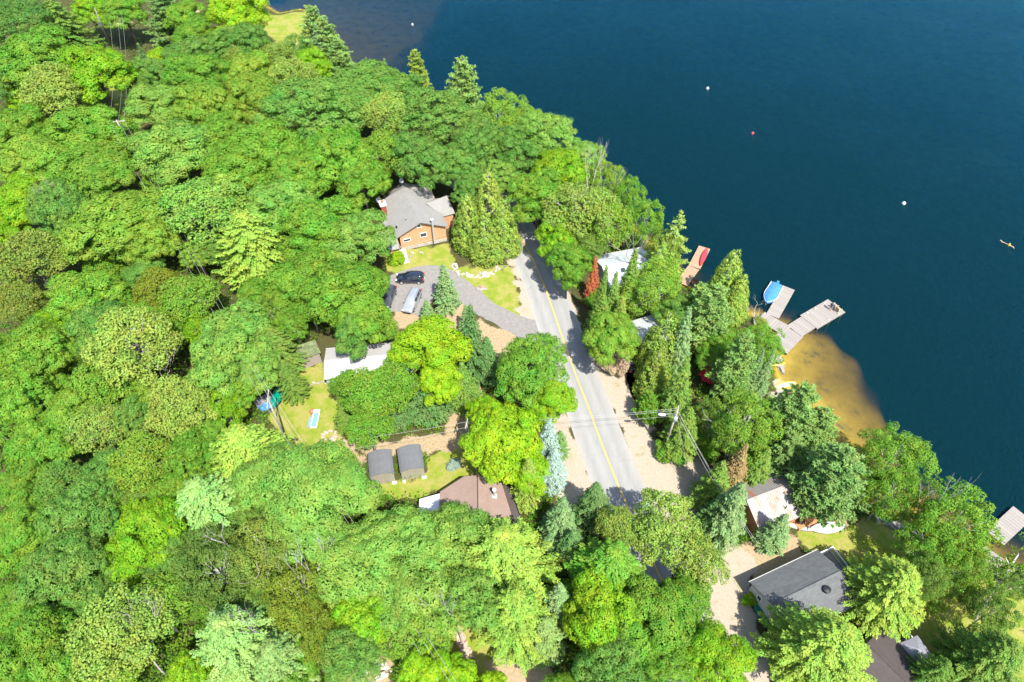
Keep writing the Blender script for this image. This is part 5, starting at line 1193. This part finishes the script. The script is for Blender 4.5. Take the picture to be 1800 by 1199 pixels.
# ---------------------------------------------------------------- the trees, one by one
BT=[ # kind, px, py, radius px, colour, label
('oak',28,30,55,'B','dark bluish crown filling the top left corner'),
('hemlock',95,22,46,'H','olive green dense crown right of the dark top left corner'),
('maple',160,2,36,'l','yellow green crown over the leaning bare trunk at the top'),
('maple',412,10,50,'L','bright lime crown at the top edge left of the sunny lawn'),
('oak',432,68,38,'b','small bluish crown just below the bright lime crown at the top'),
('maple',62,95,62,'m','mid green maple crown in the second row at the left edge'),
('maple',163,118,55,'l','fresh yellow green maple left of the far utility pole'),
('oak',8,128,42,'B','dark crown cut by the left edge, second row'),
('basswood',95,158,52,'o','pale olive speckled crown in the upper left forest'),
('maple',28,158,22,'L','small lime crown touching the pale olive speckled one at the upper left'),
('maple',30,218,48,'m','mid green maple on the left edge, below the small lime crown'),
('maple',148,212,55,'m','mid green maple left of the dark gap with the crossarm pole'),
('maple',62,270,58,'y','yellowish maple on the left, one row below the pale olive crown'),
('maple',158,288,62,'m','rounded maple directly left of the crossarm pole'),
('maple',282,98,27,'L','small lime tree right of the dark spruce in the upper left'),
('oak',332,88,46,'b','fine textured bluish crown below the grey green pine'),
('oak',398,70,36,'b','bluish crown between the grey green pine and the lime crown'),
('maple',345,132,48,'m','mid green crown below the fine bluish one in the upper left'),
('maple',268,172,46,'g','pale mint maple right of the grassy strip in the upper left'),
('maple',352,182,50,'y','yellow green crown right of the pale mint maple'),
('maple',432,112,44,'y','yellow green crown two rows left of the lake bay'),
('basswood',420,92,28,'o','small pale speckled crown beside the lawn at the top'),
('basswood',485,92,30,'o','pale speckled crown just below the sunny lawn at the top'),
('maple',305,252,64,'g','broad bright maple right of the crossarm pole'),
('maple',372,240,52,'m','mid green maple in the upper forest, right of the broad bright one'),
('maple',412,285,50,'m','maple above the pale hemlocks, left of the house'),
('basswood',515,130,38,'o','pale speckled crown next to the lakeside conifers at the top'),
('maple',440,158,50,'y','large yellow green crown below the two pale speckled crowns'),
('birch',522,78,28,'b','thin leaved crown between the lawn and the lakeside conifers'),
('maple',548,102,28,'l','small bright crown at the foot of the lakeside conifers'),
('basswood',458,192,32,'o','small pale speckled crown amid the upper forest'),
('oak',545,185,66,'b','large bluish crown right of the small pale speckled one'),
('oak',612,175,52,'b','round bluish crown near the tip of the lake bay'),
('maple',655,140,52,'b','rounded crown at the water edge below the shallow bay'),
('oak',705,150,36,'b','bluish crown at the water edge left of the yellowish pine'),
('basswood',680,196,46,'o','pale yellow dome standing out of the bluish lakeside crowns'),
('oak',765,198,58,'b','large bluish dome left of the tall pale pine'),
('shrub',772,132,17,'y','small round bush between the two lakeside pines'),
('birch',885,186,44,'y','white stemmed birch clump at the water edge'),
('birch',925,198,34,'y','birch right of the white stemmed clump on the shore'),
('oak',838,238,48,'b','bluish crown below the birch clump'),
('oak',905,248,46,'b','bluish crown on the shore slope above the road end'),
('oak',958,228,48,'g','mint green lakeside crown at the elbow of the shore'),
('maple',468,248,56,'m','mid green maple left of the big bluish domes'),
('maple',590,262,56,'m','maple crown above the back of the orange house'),
('maple',525,292,50,'m','maple crown up left of the orange house'),
('maple',635,310,40,'m','maple crown touching the clearing behind the orange house'),
('basswood',668,262,42,'y','yellowish crown behind the orange house'),
('oak',735,265,50,'b','bluish crown behind the orange house, above its peak dish'),
('maple',800,270,42,'b','bluish maple over the hidden bend of the road'),
('oak',825,318,28,'b','small bluish tree between the road bend and the twin cedars'),
('oak',880,300,30,'g','mint crown above the shaded road end'),
('birch',1036,248,30,'y','birch at the water edge left of the bare grey tops'),
('maple',985,285,46,'l','bright green maple above the shaded road'),
('maple',945,330,46,'m','maple overhanging the road from the lake side'),
('maple',1012,262,34,'g','mint crown on the shore left of the birch'),
('birch',1062,302,32,'y','light birch just below the bare grey tops'),
('basswood',1022,355,56,'o','large pale speckled poplar with grey limbs beside the road'),
('basswood',1072,388,38,'y','yellowish poplar above the pale lake house roof'),
('birch',1108,328,28,'m','small birch at the shore, nearest the open lake below the poplar'),
('maple',982,398,38,'l','bright lime crown hanging over the road edge'),
('maple',1000,455,34,'m','mid green crown at the road edge left of the rusty dead fir'),
('birch',1135,376,34,'m','birch leaning over the water left of the open feathery conifer'),
('birch',1150,490,46,'y','yellowish broadleaf between the lake house and the tan dock'),
('birch',1172,425,26,'h','pale thin crown right of the lake house roof'),
('birch',1345,592,34,'m','broadleaf at the root of the grey docks'),
('shrub',1082,632,34,'t','tan dried shrub over the tail of the dark car'),
('maple',1078,580,42,'y','yellowish low crown at the road edge below the firs'),
('birch',1312,740,55,'y','thin birch with pale limbs in the middle of the lakeside wood'),
('birch',1262,728,30,'H','low olive crown left of the thin birch with pale limbs'),
('birch',1592,780,54,'m','tall birch over the shallow water right of the big pines'),
('birch',1578,850,44,'m','lower birch beside the shaded rocky shore'),
('birch',1690,905,62,'m','broad birch with a bare dead top near the right edge dock'),
('birch',1648,945,44,'m','birch behind the rocks, left of the one with a bare top'),
('shrub',1668,1015,32,'g','mint green shrub on the lower right lawn'),
('maple',212,8,34,'m','mid green crown at the top edge right of the leaning bare trunk'),
('maple',340,60,36,'m','mid green crown under the wide grey green pine at the top'),
('oak',262,120,30,'b','bluish crown between the dark narrow spruce and the grassy strip'),
('maple',318,12,36,'m','mid green crown at the top edge just left of the bright lime one'),
('oak',225,128,24,'b','small bluish crown under the wires above the grassy strip'),
('birch',1704,985,34,'y','lower birch between the broad one and the boardwalk'),
('birch',1760,1062,34,'H','light low birch crown beside the foot of the leaning white trunk'),
('birch',1632,1010,34,'H','light birch between the hemlock and the mint shrub'),
('shrub',1712,1050,22,'H','low olive bush on the lower right lawn'),
('shrub',1645,1060,20,'y','low yellowish bush beside the hemlock at the lower right'),
('shrub',1052,520,26,'m','green bush at the foot of the rusty dead fir'),
('birch',1790,1010,30,'H','sparse leaning birch crown over the boardwalk at the right edge'),
('shrub',1180,790,32,'m','green shrub at the foot of the lamp pole'),
('shrub',1190,768,15,'r','orange red shrub behind the lamp pole foot'),
('shrub',1215,755,20,'H','low olive shrub right of the orange red one'),
('shrub',1240,785,28,'m','green shrub behind the gravel turnout'),
('hemlock',1075,985,66,'m','feathery mid green hemlock hanging over the bottom of the road'),
('basswood',1170,920,58,'o','pale sparse yellow crown over the gravel turnout'),
('basswood',1228,975,46,'o','second pale sparse crown, over the sandy drive'),
('basswood',1090,925,36,'o','small pale sparse crown at the end of the visible road'),
('maple',1065,1068,64,'l','bright green maple at bottom centre, left of the sandy drive'),
('maple',1150,1080,70,'m','large maple at bottom centre beside the sandy drive'),
('maple',1208,1045,48,'m','maple crown at the left side of the sandy drive'),
('oak',1085,1160,58,'b','bluish crown cut by the bottom edge below the bright maple'),
('oak',1175,1170,48,'m','dense crown cut by the bottom edge, left of the low yellow green one'),
('maple',1265,1158,58,'l','yellow green crown cut by the bottom edge beside the sandy drive'),
('maple',885,762,62,'L','brightest lime maple of the photo, left of the silver spruce'),
('maple',860,720,38,'L','top part tree of the lime pair, beside the dirt patch'),
('maple',928,812,36,'L','lower right tree of the lime cluster above the brown roof'),
('oak',935,628,58,'m','round tree beside the road, above the lime maple'),
('maple',975,692,34,'l','bright crown touching the road edge above the silver spruce'),
('maple',752,600,56,'L','lime maple over the light grey bungalow roof'),
('maple',770,655,36,'L','lower lime crown beside the tall dark spruce'),
('shrub',798,815,15,'w','small silvery blue shrub right of the sheds'),
('basswood',648,676,48,'m','glossy leaved tree in front of the bungalow'),
('basswood',606,668,28,'m','glossy crown against the left end of the bungalow'),
('basswood',688,664,44,'m','glossy dark crown between the bungalow and the broad dark conifer'),
('basswood',645,740,36,'m','lower glossy crown at the start of the dirt patch'),
('shrub',697,452,18,'L','yellow green shrub at the pale steps of the orange house'),
('shrub',640,325,15,'l','bright shrub behind the left eave of the orange house'),
('shrub',655,350,20,'g','light shrub against the chimney side of the orange house'),
('shrub',1322,1052,18,'l','bright green shrub against the end wall of the white cottage'),
('maple',545,865,88,'g','huge mint crown left of the rosy brown cottage'),
('maple',470,830,60,'g','mint maple at the left flank of the huge mint crown'),
('maple',690,945,76,'g','big mint crown below the white porch roof'),
('maple',800,935,62,'g','pale mint crown overlapping the rosy brown roof'),
('hemlock',880,960,84,'h','soft yellow green hemlock right of the rosy brown roof'),
('hemlock',905,1060,66,'h','soft hemlock below the one beside the rosy brown roof'),
('maple',620,990,70,'g','mint crown in the lower middle, above the brownish tree'),
('maple',730,1030,72,'g','mint crown over the lower middle slope'),
('oak',835,1045,56,'g','mint crown above the flagstone path'),
('maple',640,1080,52,'l','bright green crown between brownish and bluish trees at the bottom'),
('birch',730,1100,58,'y','speckled crown left of the flagstone path'),
('oak',615,1145,50,'b','bluish crown by the leaf litter at the bottom edge'),
('maple',745,1185,46,'L','lime crown at the bottom edge left of the flagstone path'),
('maple',800,1192,40,'L','second lime crown at the bottom edge, right part'),
('maple',862,1195,24,'L','small lime crown at the bottom edge below the wires'),
('birch',520,1040,54,'k','brownish olive tree with pale bare limbs in the lower middle'),
('birch',555,1090,44,'k','mustard olive crown below the brownish tree'),
('birch',462,955,56,'O','dull olive birch below the huge mint crown'),
('birch',370,985,64,'D','dark olive birch with a pale forked limb'),
('oak',300,960,44,'b','bluish crown between the lime one and the dark olive birch'),
('hemlock',400,1110,76,'P','broad pale hemlock at the bottom, left of the brownish trees'),
('hemlock',480,1150,58,'p','greyish hemlock with bare grey twigs at the bottom'),
('basswood',205,1105,72,'o','large pale olive crown near the lower left corner'),
('basswood',260,1060,54,'y','yellowish crown behind the large pale olive one'),
('basswood',150,1160,48,'y','yellow green crown at the bottom edge by the pale olive one'),
('maple',60,1140,72,'m','maple filling the lower left corner'),
('oak',100,1000,66,'b','large bluish crown at the lower left'),
('oak',160,1050,40,'b','smaller bluish crown above the large pale olive one'),
('maple',30,1050,44,'m','maple cut by the left edge above the corner one'),
('maple',255,925,58,'l','bright lime crown in the lower left forest'),
('maple',215,965,40,'l','yellow green crown at the foot of the bright lime one'),
('oak',118,900,60,'b','bluish crown left of the bright lime crown'),
('maple',35,935,50,'m','mid green crown on the left edge, level with the lime one'),
('hemlock',425,775,70,'h','soft yellow green hemlock left of the lawn with the lounger'),
('hemlock',350,870,64,'P','pale mint hemlock in the left forest'),
('basswood',228,598,68,'o','pale crown with twisted bare limbs in the left forest'),
('basswood',170,660,50,'y','yellowish loose crown below the pale twisted one'),
('maple',415,560,52,'g','mint maple crown above the covered boat'),
('maple',385,625,58,'g','broad mint maple left of the covered boat'),
('maple',440,625,42,'g','mint crown leaning over the covered boat'),
('basswood',325,512,48,'y','orange tinged yellowish crown in the left forest'),
('basswood',270,500,38,'k','mustard tinged crown left of the orange tinged one'),
('basswood',48,445,54,'O','dull olive speckled crown at the left edge'),
('basswood',25,520,38,'O','second dull olive crown at the left edge, just below'),
('maple',135,505,54,'m','mid green maple right of the dull olive crown'),
('maple',165,560,48,'b','bluish maple above the pale twisted crown'),
('maple',52,600,56,'m','maple at the left edge, middle height'),
('maple',200,375,72,'y','large yellow green maple with cauliflower clumps in the left forest'),
('maple',255,410,44,'y','yellow green crown at the edge of the brown gap'),
('oak',100,350,52,'b','bluish crown left of the large cauliflower maple'),
('maple',30,335,48,'l','bright crown with a bare twig at the left edge'),
('basswood',350,352,62,'g','pale loose crown right of the brown gap'),
('hemlock',432,398,64,'h','pale hemlock in the forest left of the maples by the house'),
('hemlock',395,330,46,'h','light hemlock above the pale one'),
('maple',490,350,54,'g','mint maple up left of the orange house'),
('maple',560,385,60,'m','maple left of the house, upper of the dense cluster'),
('maple',625,410,50,'g','mint maple touching the lean to of the orange house'),
('maple',530,470,56,'m','maple in the dense cluster left of the drive'),
('maple',600,500,60,'m','big maple in the dense cluster beside the drive'),
('maple',638,548,44,'m','maple overhanging the dark grey car'),
('maple',640,482,36,'m','maple crown between the house lean to and the dark grey car'),
('maple',622,572,36,'b','bluish maple behind the mossy shed'),
('hemlock',474,585,34,'H','dark hemlock left of the mossy shed'),
('hemlock',500,645,24,'H','low dark hemlock left of the lawn'),
('maple',20,690,50,'m','maple cut by the left edge, lower middle'),
('maple',60,770,52,'m','mid green crown on the left, level with the lounger'),
('maple',118,715,44,'y','yellow green crown left of the small blue green one'),
('oak',222,725,34,'b','small blue green crown amid pale loose crowns'),
('basswood',165,745,42,'o','pale loose crown left of the small blue green one'),
('basswood',305,705,56,'o','pale loose crown right of the small blue green one'),
('basswood',245,805,50,'y','yellowish loose crown above the lime crown'),
('oak',175,830,44,'b','bluish crown left of the yellowish loose one'),
('maple',28,835,44,'m','maple on the left edge below the mid green crowns'),
('oak',320,790,44,'m','dense crown between loose crowns and the soft hemlock'),
('hemlock',480,800,34,'d','dark small hemlock at the lower end of the lawn'),
('maple',590,810,34,'g','small mint crown beside the left shed'),
('shrub',1340,560,16,'c','yellowish bush behind the blue covered boat'),
('hemlock',1588,1015,66,'h','large light hemlock right of the charcoal roof'),
('hemlock',1466,1124,80,'h','largest light hemlock in front of the charcoal roof'),
('hemlock',1765,1145,66,'H','dark hemlock in the lower right corner'),
('hemlock',1660,1170,34,'H','small hemlock at the corner of the grey deck'),
]
for k,px,py,r,c,lab in BT: broadtree(k,px,py,r,c,lab)
TT=[ # kind, tip px, py, height, radius, colour, label
('pine',275,-22,14,6.5,'p','wide grey green pine at the top left, right of the far pole'),
('spruce',243,80,13,2.9,'s','dark narrow spruce left of the small lime tree'),
('pine',541,0,17,5.4,'P','tallest of the lakeside conifers at the top'),
('pine',566,30,15,4.8,'P','second lakeside conifer, right of the tallest'),
('spruce',553,42,14,3.2,'S','bluish spruce in front of the lakeside conifers'),
('pine',588,60,13,4.4,'P','lowest lakeside conifer by the shallow bay'),
('spruce',643,103,10,2.0,'p','small spruce tip at the water edge'),
('spruce',675,103,10,2.2,'p','small spruce tip right of the first at the water edge'),
('pine',727,73,12,3.8,'c','yellowish open pine against the lake'),
('pine',812,88,16,5.4,'P','tall pale pine with long open boughs against the lake'),
('cedar',858,300,12.5,3.6,'c','taller of the twin yellow green cedars by the road'),
('cedar',818,334,11.5,3.2,'c','left lower one of the twin cedars, beside the orange house'),
('cedar',884,352,10.5,3.0,'c','right low cedar leaning to the road'),
('cedar',850,372,9.5,3.4,'c','front cedar above the crescent rock bed'),
('fir',1048,447,9,1.45,'r','rusty red dead fir at the roadside'),
('fir',1067,466,13,2.1,'H','slim fir right of the rusty dead one'),
('fir',1084,478,13,2.3,'H','slim fir in front of the lake house roof'),
('fir',1119,432,15,2.9,'H','tallest fir beside the lake house'),
('fir',1062,505,12,2.8,'H','stout fir at the roadside below the slim ones'),
('fir',1095,525,10,2.5,'C','fir left of the lake cottage roof'),
('larch',1199,365,14,3.6,'c','open feathery conifer leaning over the tan dock'),
('larch',1168,420,11,3.2,'h','thin conifer left of the open feathery one'),
('cedar',1297,432,12,3.2,'c','yellow green cedar at the shore right of the tan dock'),
('cedar',1310,480,9,2.8,'c','lower cedar beside the blue covered boat'),
('pine',1268,490,15,4.2,'P','great pale pine in the lakeside wood'),
('pine',1234,498,10,3.0,'P','pale pine left of the great one'),
('pine',1314,590,13,3.4,'P','pale pine right of the red umbrellas'),
('spruce',1214,540,14,2.6,'S','bluish spruce between pale pine and olive cedar'),
('cedar',1180,545,12.5,3.7,'C','olive cedar in front of the lake cottage'),
('cedar',1160,615,9,3.0,'C','low olive cedar beside the lane'),
('spruce',1210,628,13,2.7,'H','dark green spruce left of the red umbrellas'),
('fir',1344,612,10,1.5,'S','left of two slim pale firs near the beach'),
('fir',1362,616,10,1.5,'S','right of two slim pale firs near the beach'),
('pine',1145,690,6,2.2,'m','young pine at the roadside below the lane'),
('spruce',1215,715,10,3.0,'H','spreading olive spruce above the lamp pole'),
('pine',1420,682,14,4.6,'P','pale pine on the point by the golden shallows'),
('pine',1460,712,12,3.6,'P','pale pine at the outer side of the point'),
('pine',1372,700,11,3.4,'P','pale pine behind the beach'),
('pine',1500,790,14,5.0,'p','broad pine over the rusted roof'),
('pine',1462,808,11,3.4,'p','pine left of the broad one over the rusted roof'),
('pine',1400,765,9,3.2,'p','pine behind the ridge of the rusted roof'),
('fir',1312,782,11,2.6,'n','half dead brown conifer by the gravel turnout'),
('spruce',1275,808,10,2.8,'H','dark spruce left of the half dead conifer'),
('spruce',1350,790,9,2.6,'H','olive conifer behind the rusted roof'),
('spruce',1308,848,12,3.3,'S','big blue green spruce left of the rusty cabin'),
('spruce',1272,870,8,2.4,'s','dark lower spruce at the edge of the gravel turnout'),
('spruce',1383,905,7.5,2.2,'S','small blue green spruce in front of the rusty cabin'),
('spruce',1050,848,9.5,3.0,'s','dark spruce at the bottom end of the visible road'),
('spruce',990,878,9.5,2.9,'S','bluish spruce at the sandy left verge'),
('spruce',930,800,11,2.6,'C','light olive spruce between lime maple and silver spruce'),
('spruce',1010,930,8,2.8,'s','dark spruce behind the feathery hemlock'),
('spruce',966,732,11,2.5,'w','silvery blue spruce, the palest tree beside the road'),
('spruce',975,790,8,2.3,'w','second silvery spruce at the foot of the palest one'),
('spruce',985,1030,9,2.4,'S','bluish spruce in the dark gap at bottom centre'),
('spruce',960,1085,9,3.0,'p','grey green spruce left of the bright maple at the bottom'),
('spruce',826,532,15,3.2,'s','tall dark blue green spruce right of the lime maple'),
('spruce',855,590,9,2.6,'s','lower spruce in front of the tall dark one'),
('spruce',778,461,9.5,2.7,'S','blue green spruce standing on the drive bend'),
('spruce',748,528,4.5,1.7,'S','young pale spruce in front of the silver wagon'),
('spruce',818,536,6,1.6,'S','young bluish spruce beside the drive'),
('spruce',745,655,8,4.2,'s','broad dark blue green conifer on the dirt patch'),
('spruce',812,640,9,2.6,'H','spruce at the foot of the tall dark one'),
('spruce',690,690,6,2.6,'s','low conifer left of the broad dark one'),
('spruce',598,700,6,2.0,'H','low conifer at the right edge of the lawn'),
('hemlock',985,760,6,1.5,'p','thin low hemlock behind the silvery spruce'),
]
for k,px,py,H,R,c,lab in TT: tiptree(k,px,py,H,R,c,lab)
# lower trees closing the gaps between the listed crowns
FILL=[[(-50,-60),(150,-60),(130,60),(205,230),(210,310),(262,330),(262,250),(240,200),(262,60),(430,90),(560,160),(800,170),(1000,260),(950,320),(640,290),(590,420),(650,560),(560,590),(460,670),(430,760),(560,850),(640,890),(900,950),(900,1070),(790,1080),(640,1130),(590,1240),(-50,1240)],
 [(970,300),(1110,420),(1220,520),(1310,600),(1340,690),(1380,800),(1330,850),(1260,820),(1250,760),(1140,690),(1140,620),(1035,520),(965,400)],
 [(1010,960),(1230,1010),(1240,1240),(930,1240),(1010,1120)]]
KEEP=[(290,435,50),(520,650,95),(545,740,80),(500,705,60),(650,620,70),(1140,570,55),(1255,665,45),(1095,465,55),(1110,650,45),(1400,900,70),(240,275,45),(205,45,22),(205,75,16),(215,170,28),
 (665,330,30),(830,310,40),(880,330,40),(1380,650,60),(810,1120,45),(640,1165,50),(940,1170,60),(950,1010,30),(1160,770,50),(345,30,10)]
CN={'m':'mid green','y':'yellow green','b':'bluish green','H':'olive green','l':'fresh green'}
rn=random.Random(21); nf=0; used=set()
for _ in range(9000):
    px=rn.uniform(-50,1400); py=rn.uniform(-50,1240); pq=np.array([[px,py]])
    if not any(inside(pq,np.array(f,float))[0] for f in FILL): continue
    if any((px-a)**2+(py-b)**2<c*c for a,b,c in KEEP): continue
    if any((px-o[0])**2+(py-o[1])**2<(o[2]*.92)**2 for o in OCC): continue
    r=rn.uniform(30,42)*(.7+.4*py/1200); k=rn.choice(('maple','maple','oak','basswood','birch')); c=rn.choice('mmybmHl')
    near=min((o for o in OCC if len(o[3].split())<=10 and not o[3].startswith('low ')),key=lambda o:(px-o[0])**2+(py-o[1])**2)
    dx,dy=px-near[0],py-near[1]; di=('to the right of' if dx>0 else 'to the left of') if abs(dx)>abs(dy) else ('just below' if dy>0 else 'just above')
    lab='low %s tree %s the %s'%(CN[c],di,near[3])
    if (di,near[3]) in used or len(lab.split())>16: continue
    used.add((di,near[3])); broadtree(k,px,py,r,c,lab,.85); nf+=1
# bare and dead trees
def dead(i,px,py,h,s,lab,name='dead_tree',rot=0,mat=None):
    p=G(px,py,h*.9); t=thing(name,lab,'dead tree',(p.x,p.y,gz(p.x,p.y)),rot,'bare dead trees'); t.scale=(s,s,h/9)
    k=link(bpy.data.objects.new('trunk',DEAD[i%3])); k.parent=t; return t
dead(0,1040,275,15,1.0,'bare grey top left of the shore birch, left of the pair')
dead(1,1066,268,15,1.1,'bare grey branching top against the lake, right of the pair')
dead(2,1130,425,10,1.2,'grey leafless tree behind the lake house')
dead(0,1190,440,8,1.1,'grey leafless limbs at the foot of the open feathery conifer',rot=1)
dead(1,1345,535,6,1.0,'leafless grey bush beside the blue covered boat',rot=2)
dead(2,1683,848,14,.8,'dead white top above the broad birch near the right edge dock')
dead(1,375,965,14,1.3,'pale forked dead limb in the dark olive birch')
dead(0,510,1015,13,1.2,'pale dead limbs over the brownish olive tree')
dead(2,455,1085,13,1.0,'white dead top in the pale hemlocks at the bottom')
dead(1,236,590,15,1.1,'twisted pale bare limbs in the pale left forest crown')
dead(0,55,340,14,.8,'bare grey twig near the left edge')
dead(2,800,1055,13,.8,'pale bare limb above the flagstone path')
dead(1,1030,350,15,1.3,'grey limbs rising through the large speckled poplar')
dead(2,1308,730,11,1.1,'pale bare limbs rising through the thin birch')
dead(0,205,1118,13,1.0,'pale broken limb in the large pale olive crown')
# leaning bare trunk at the top left
p=G(196,86,0); q=G(166,14,13); t=thing('bare_trunk','leaning bare grey trunk beside the far utility pole at the top left','dead tree',(p.x,p.y,0))
d=q-p; m=MB(); m.tube([(0,0,-.2),(d.x*.5,d.y*.5,6.5),(d.x,d.y,13)],[.28,.2,.06],8); m.build('trunk',M['bark_grey'],t,smooth=True)
m=MB(); m.tube([(d.x*.55,d.y*.55,7.2),(d.x*.7-1.4,d.y*.7,9.5)],[.1,.03],5).tube([(d.x*.7,d.y*.7,9),(d.x*.8-1,d.y*.8,11.3)],[.07,.02],5); m.build('limb',M['bark_grey'],t)
# leaning white birch at the right edge: visible trunk from the lawn up to the boardwalk
p=G(1712,1090,0); q=G(1790,975,9); t=thing('birch_tree','leaning white birch trunk rising from the lower right lawn towards the dock','tree',(p.x,p.y,0)); d=q-p
m=MB(); m.tube([(0,0,-.2),(d.x*.45,d.y*.45,4),(d.x,d.y,9)],[.17,.13,.05],8)
for a,b,z in ((.45,(1.8,-.5),2.6),(.6,(2.6,.4),2.0),(.5,(-.4,1.6),2.5),(.75,(1.0,1.3),1.6),(.8,(-.9,.5),1.5)):
    s=(d.x*a,d.y*a,9*a); m.tube([s,(s[0]+b[0]*.5,s[1]+b[1]*.5,s[2]+z*.6),(s[0]+b[0],s[1]+b[1],s[2]+z)],[.07,.05,.015],6)
m.build('trunk',M['bark_white'],t,smooth=True)
rng=np.random.default_rng(9); C=[]
for k in range(46):
    a=rng.uniform(.55,1.05); c=np.array([d.x*a,d.y*a,9*a])+rng.normal(0,1,3)*np.array([1.5,1.2,.8]); n=36
    q_1=unit(rng.normal(size=(n,3))); C.append(c+q_1*rng.uniform(.2,.55,(n,1)))
C=np.vstack(C); c_=quads('crown',leaf_quads(C,unit(rng.normal(size=(len(C),3))+np.array([0,0,.8])),rng.uniform(.14,.24,len(C)),rng.uniform(.1,.18,len(C)),rng),rng.uniform(.8,1.2,len(C)),M['leaf'],t); c_.color=(.15,.24,.02,1)

# ---------------------------------------------------------------- undergrowth on the forest floor
rng=np.random.default_rng(77); n=42000
PX=rng.uniform(-60,1760,n); PY=rng.uniform(-10,1230,n)
a=(PX-900)/FOC; b=(599.5-PY)/FOC; dz=-math.sin(PITCH)+b*math.cos(PITCH); t_=-CAM_H/dz; X=a*t_; Y=(math.cos(PITCH)+b*math.sin(PITCH))*t_
P=np.column_stack([X,Y]); ok=(Y<215)&(sdist(P,LAKE)>1.0)
rd=np.array([[p.x,p.y] for p in RCW]); ok&=seg_dist(P,rd,False)>4.6
for q in GRASS+SAND+DRY: ok&=~inside(P,q)
ok&=~inside(P,pxpoly([(655,300),(960,300),(960,620),(655,620)])); ok&=~inside(P,pxpoly([(560,590),(730,590),(730,660),(560,660)]))
for cx,cy,r in ((31,28.2,6),(32,40.3,6),(17.9,79,6),(20.4,66,5),(36,20.6,8),(-5,37,6.5)): ok&=np.hypot(P[:,0]-cx,P[:,1]-cy)>r
ok&=seg_dist(P,np.array([[G(*q).x,G(*q).y] for q in ((1120,600),(1118,640),(1124,680),(1150,720))]),False)>2.2
P=P[ok]; Z=terrain_z(P); k=8; n=len(P)
C=np.repeat(np.column_stack([P,Z]),k,0)+np.column_stack([rng.normal(0,.28,(n*k,2)),rng.uniform(.05,.9,n*k)])
o=quads('undergrowth',leaf_quads(C,unit(rng.normal(0,.6,(n*k,3))+np.array([0,0,1.])),rng.uniform(.15,.4,n*k),rng.uniform(.12,.3,n*k),rng),np.repeat(rng.uniform(.6,1.3,n),k),M['leaf']); o.color=(.09,.20,.015,1); tag(o,kind='stuff')
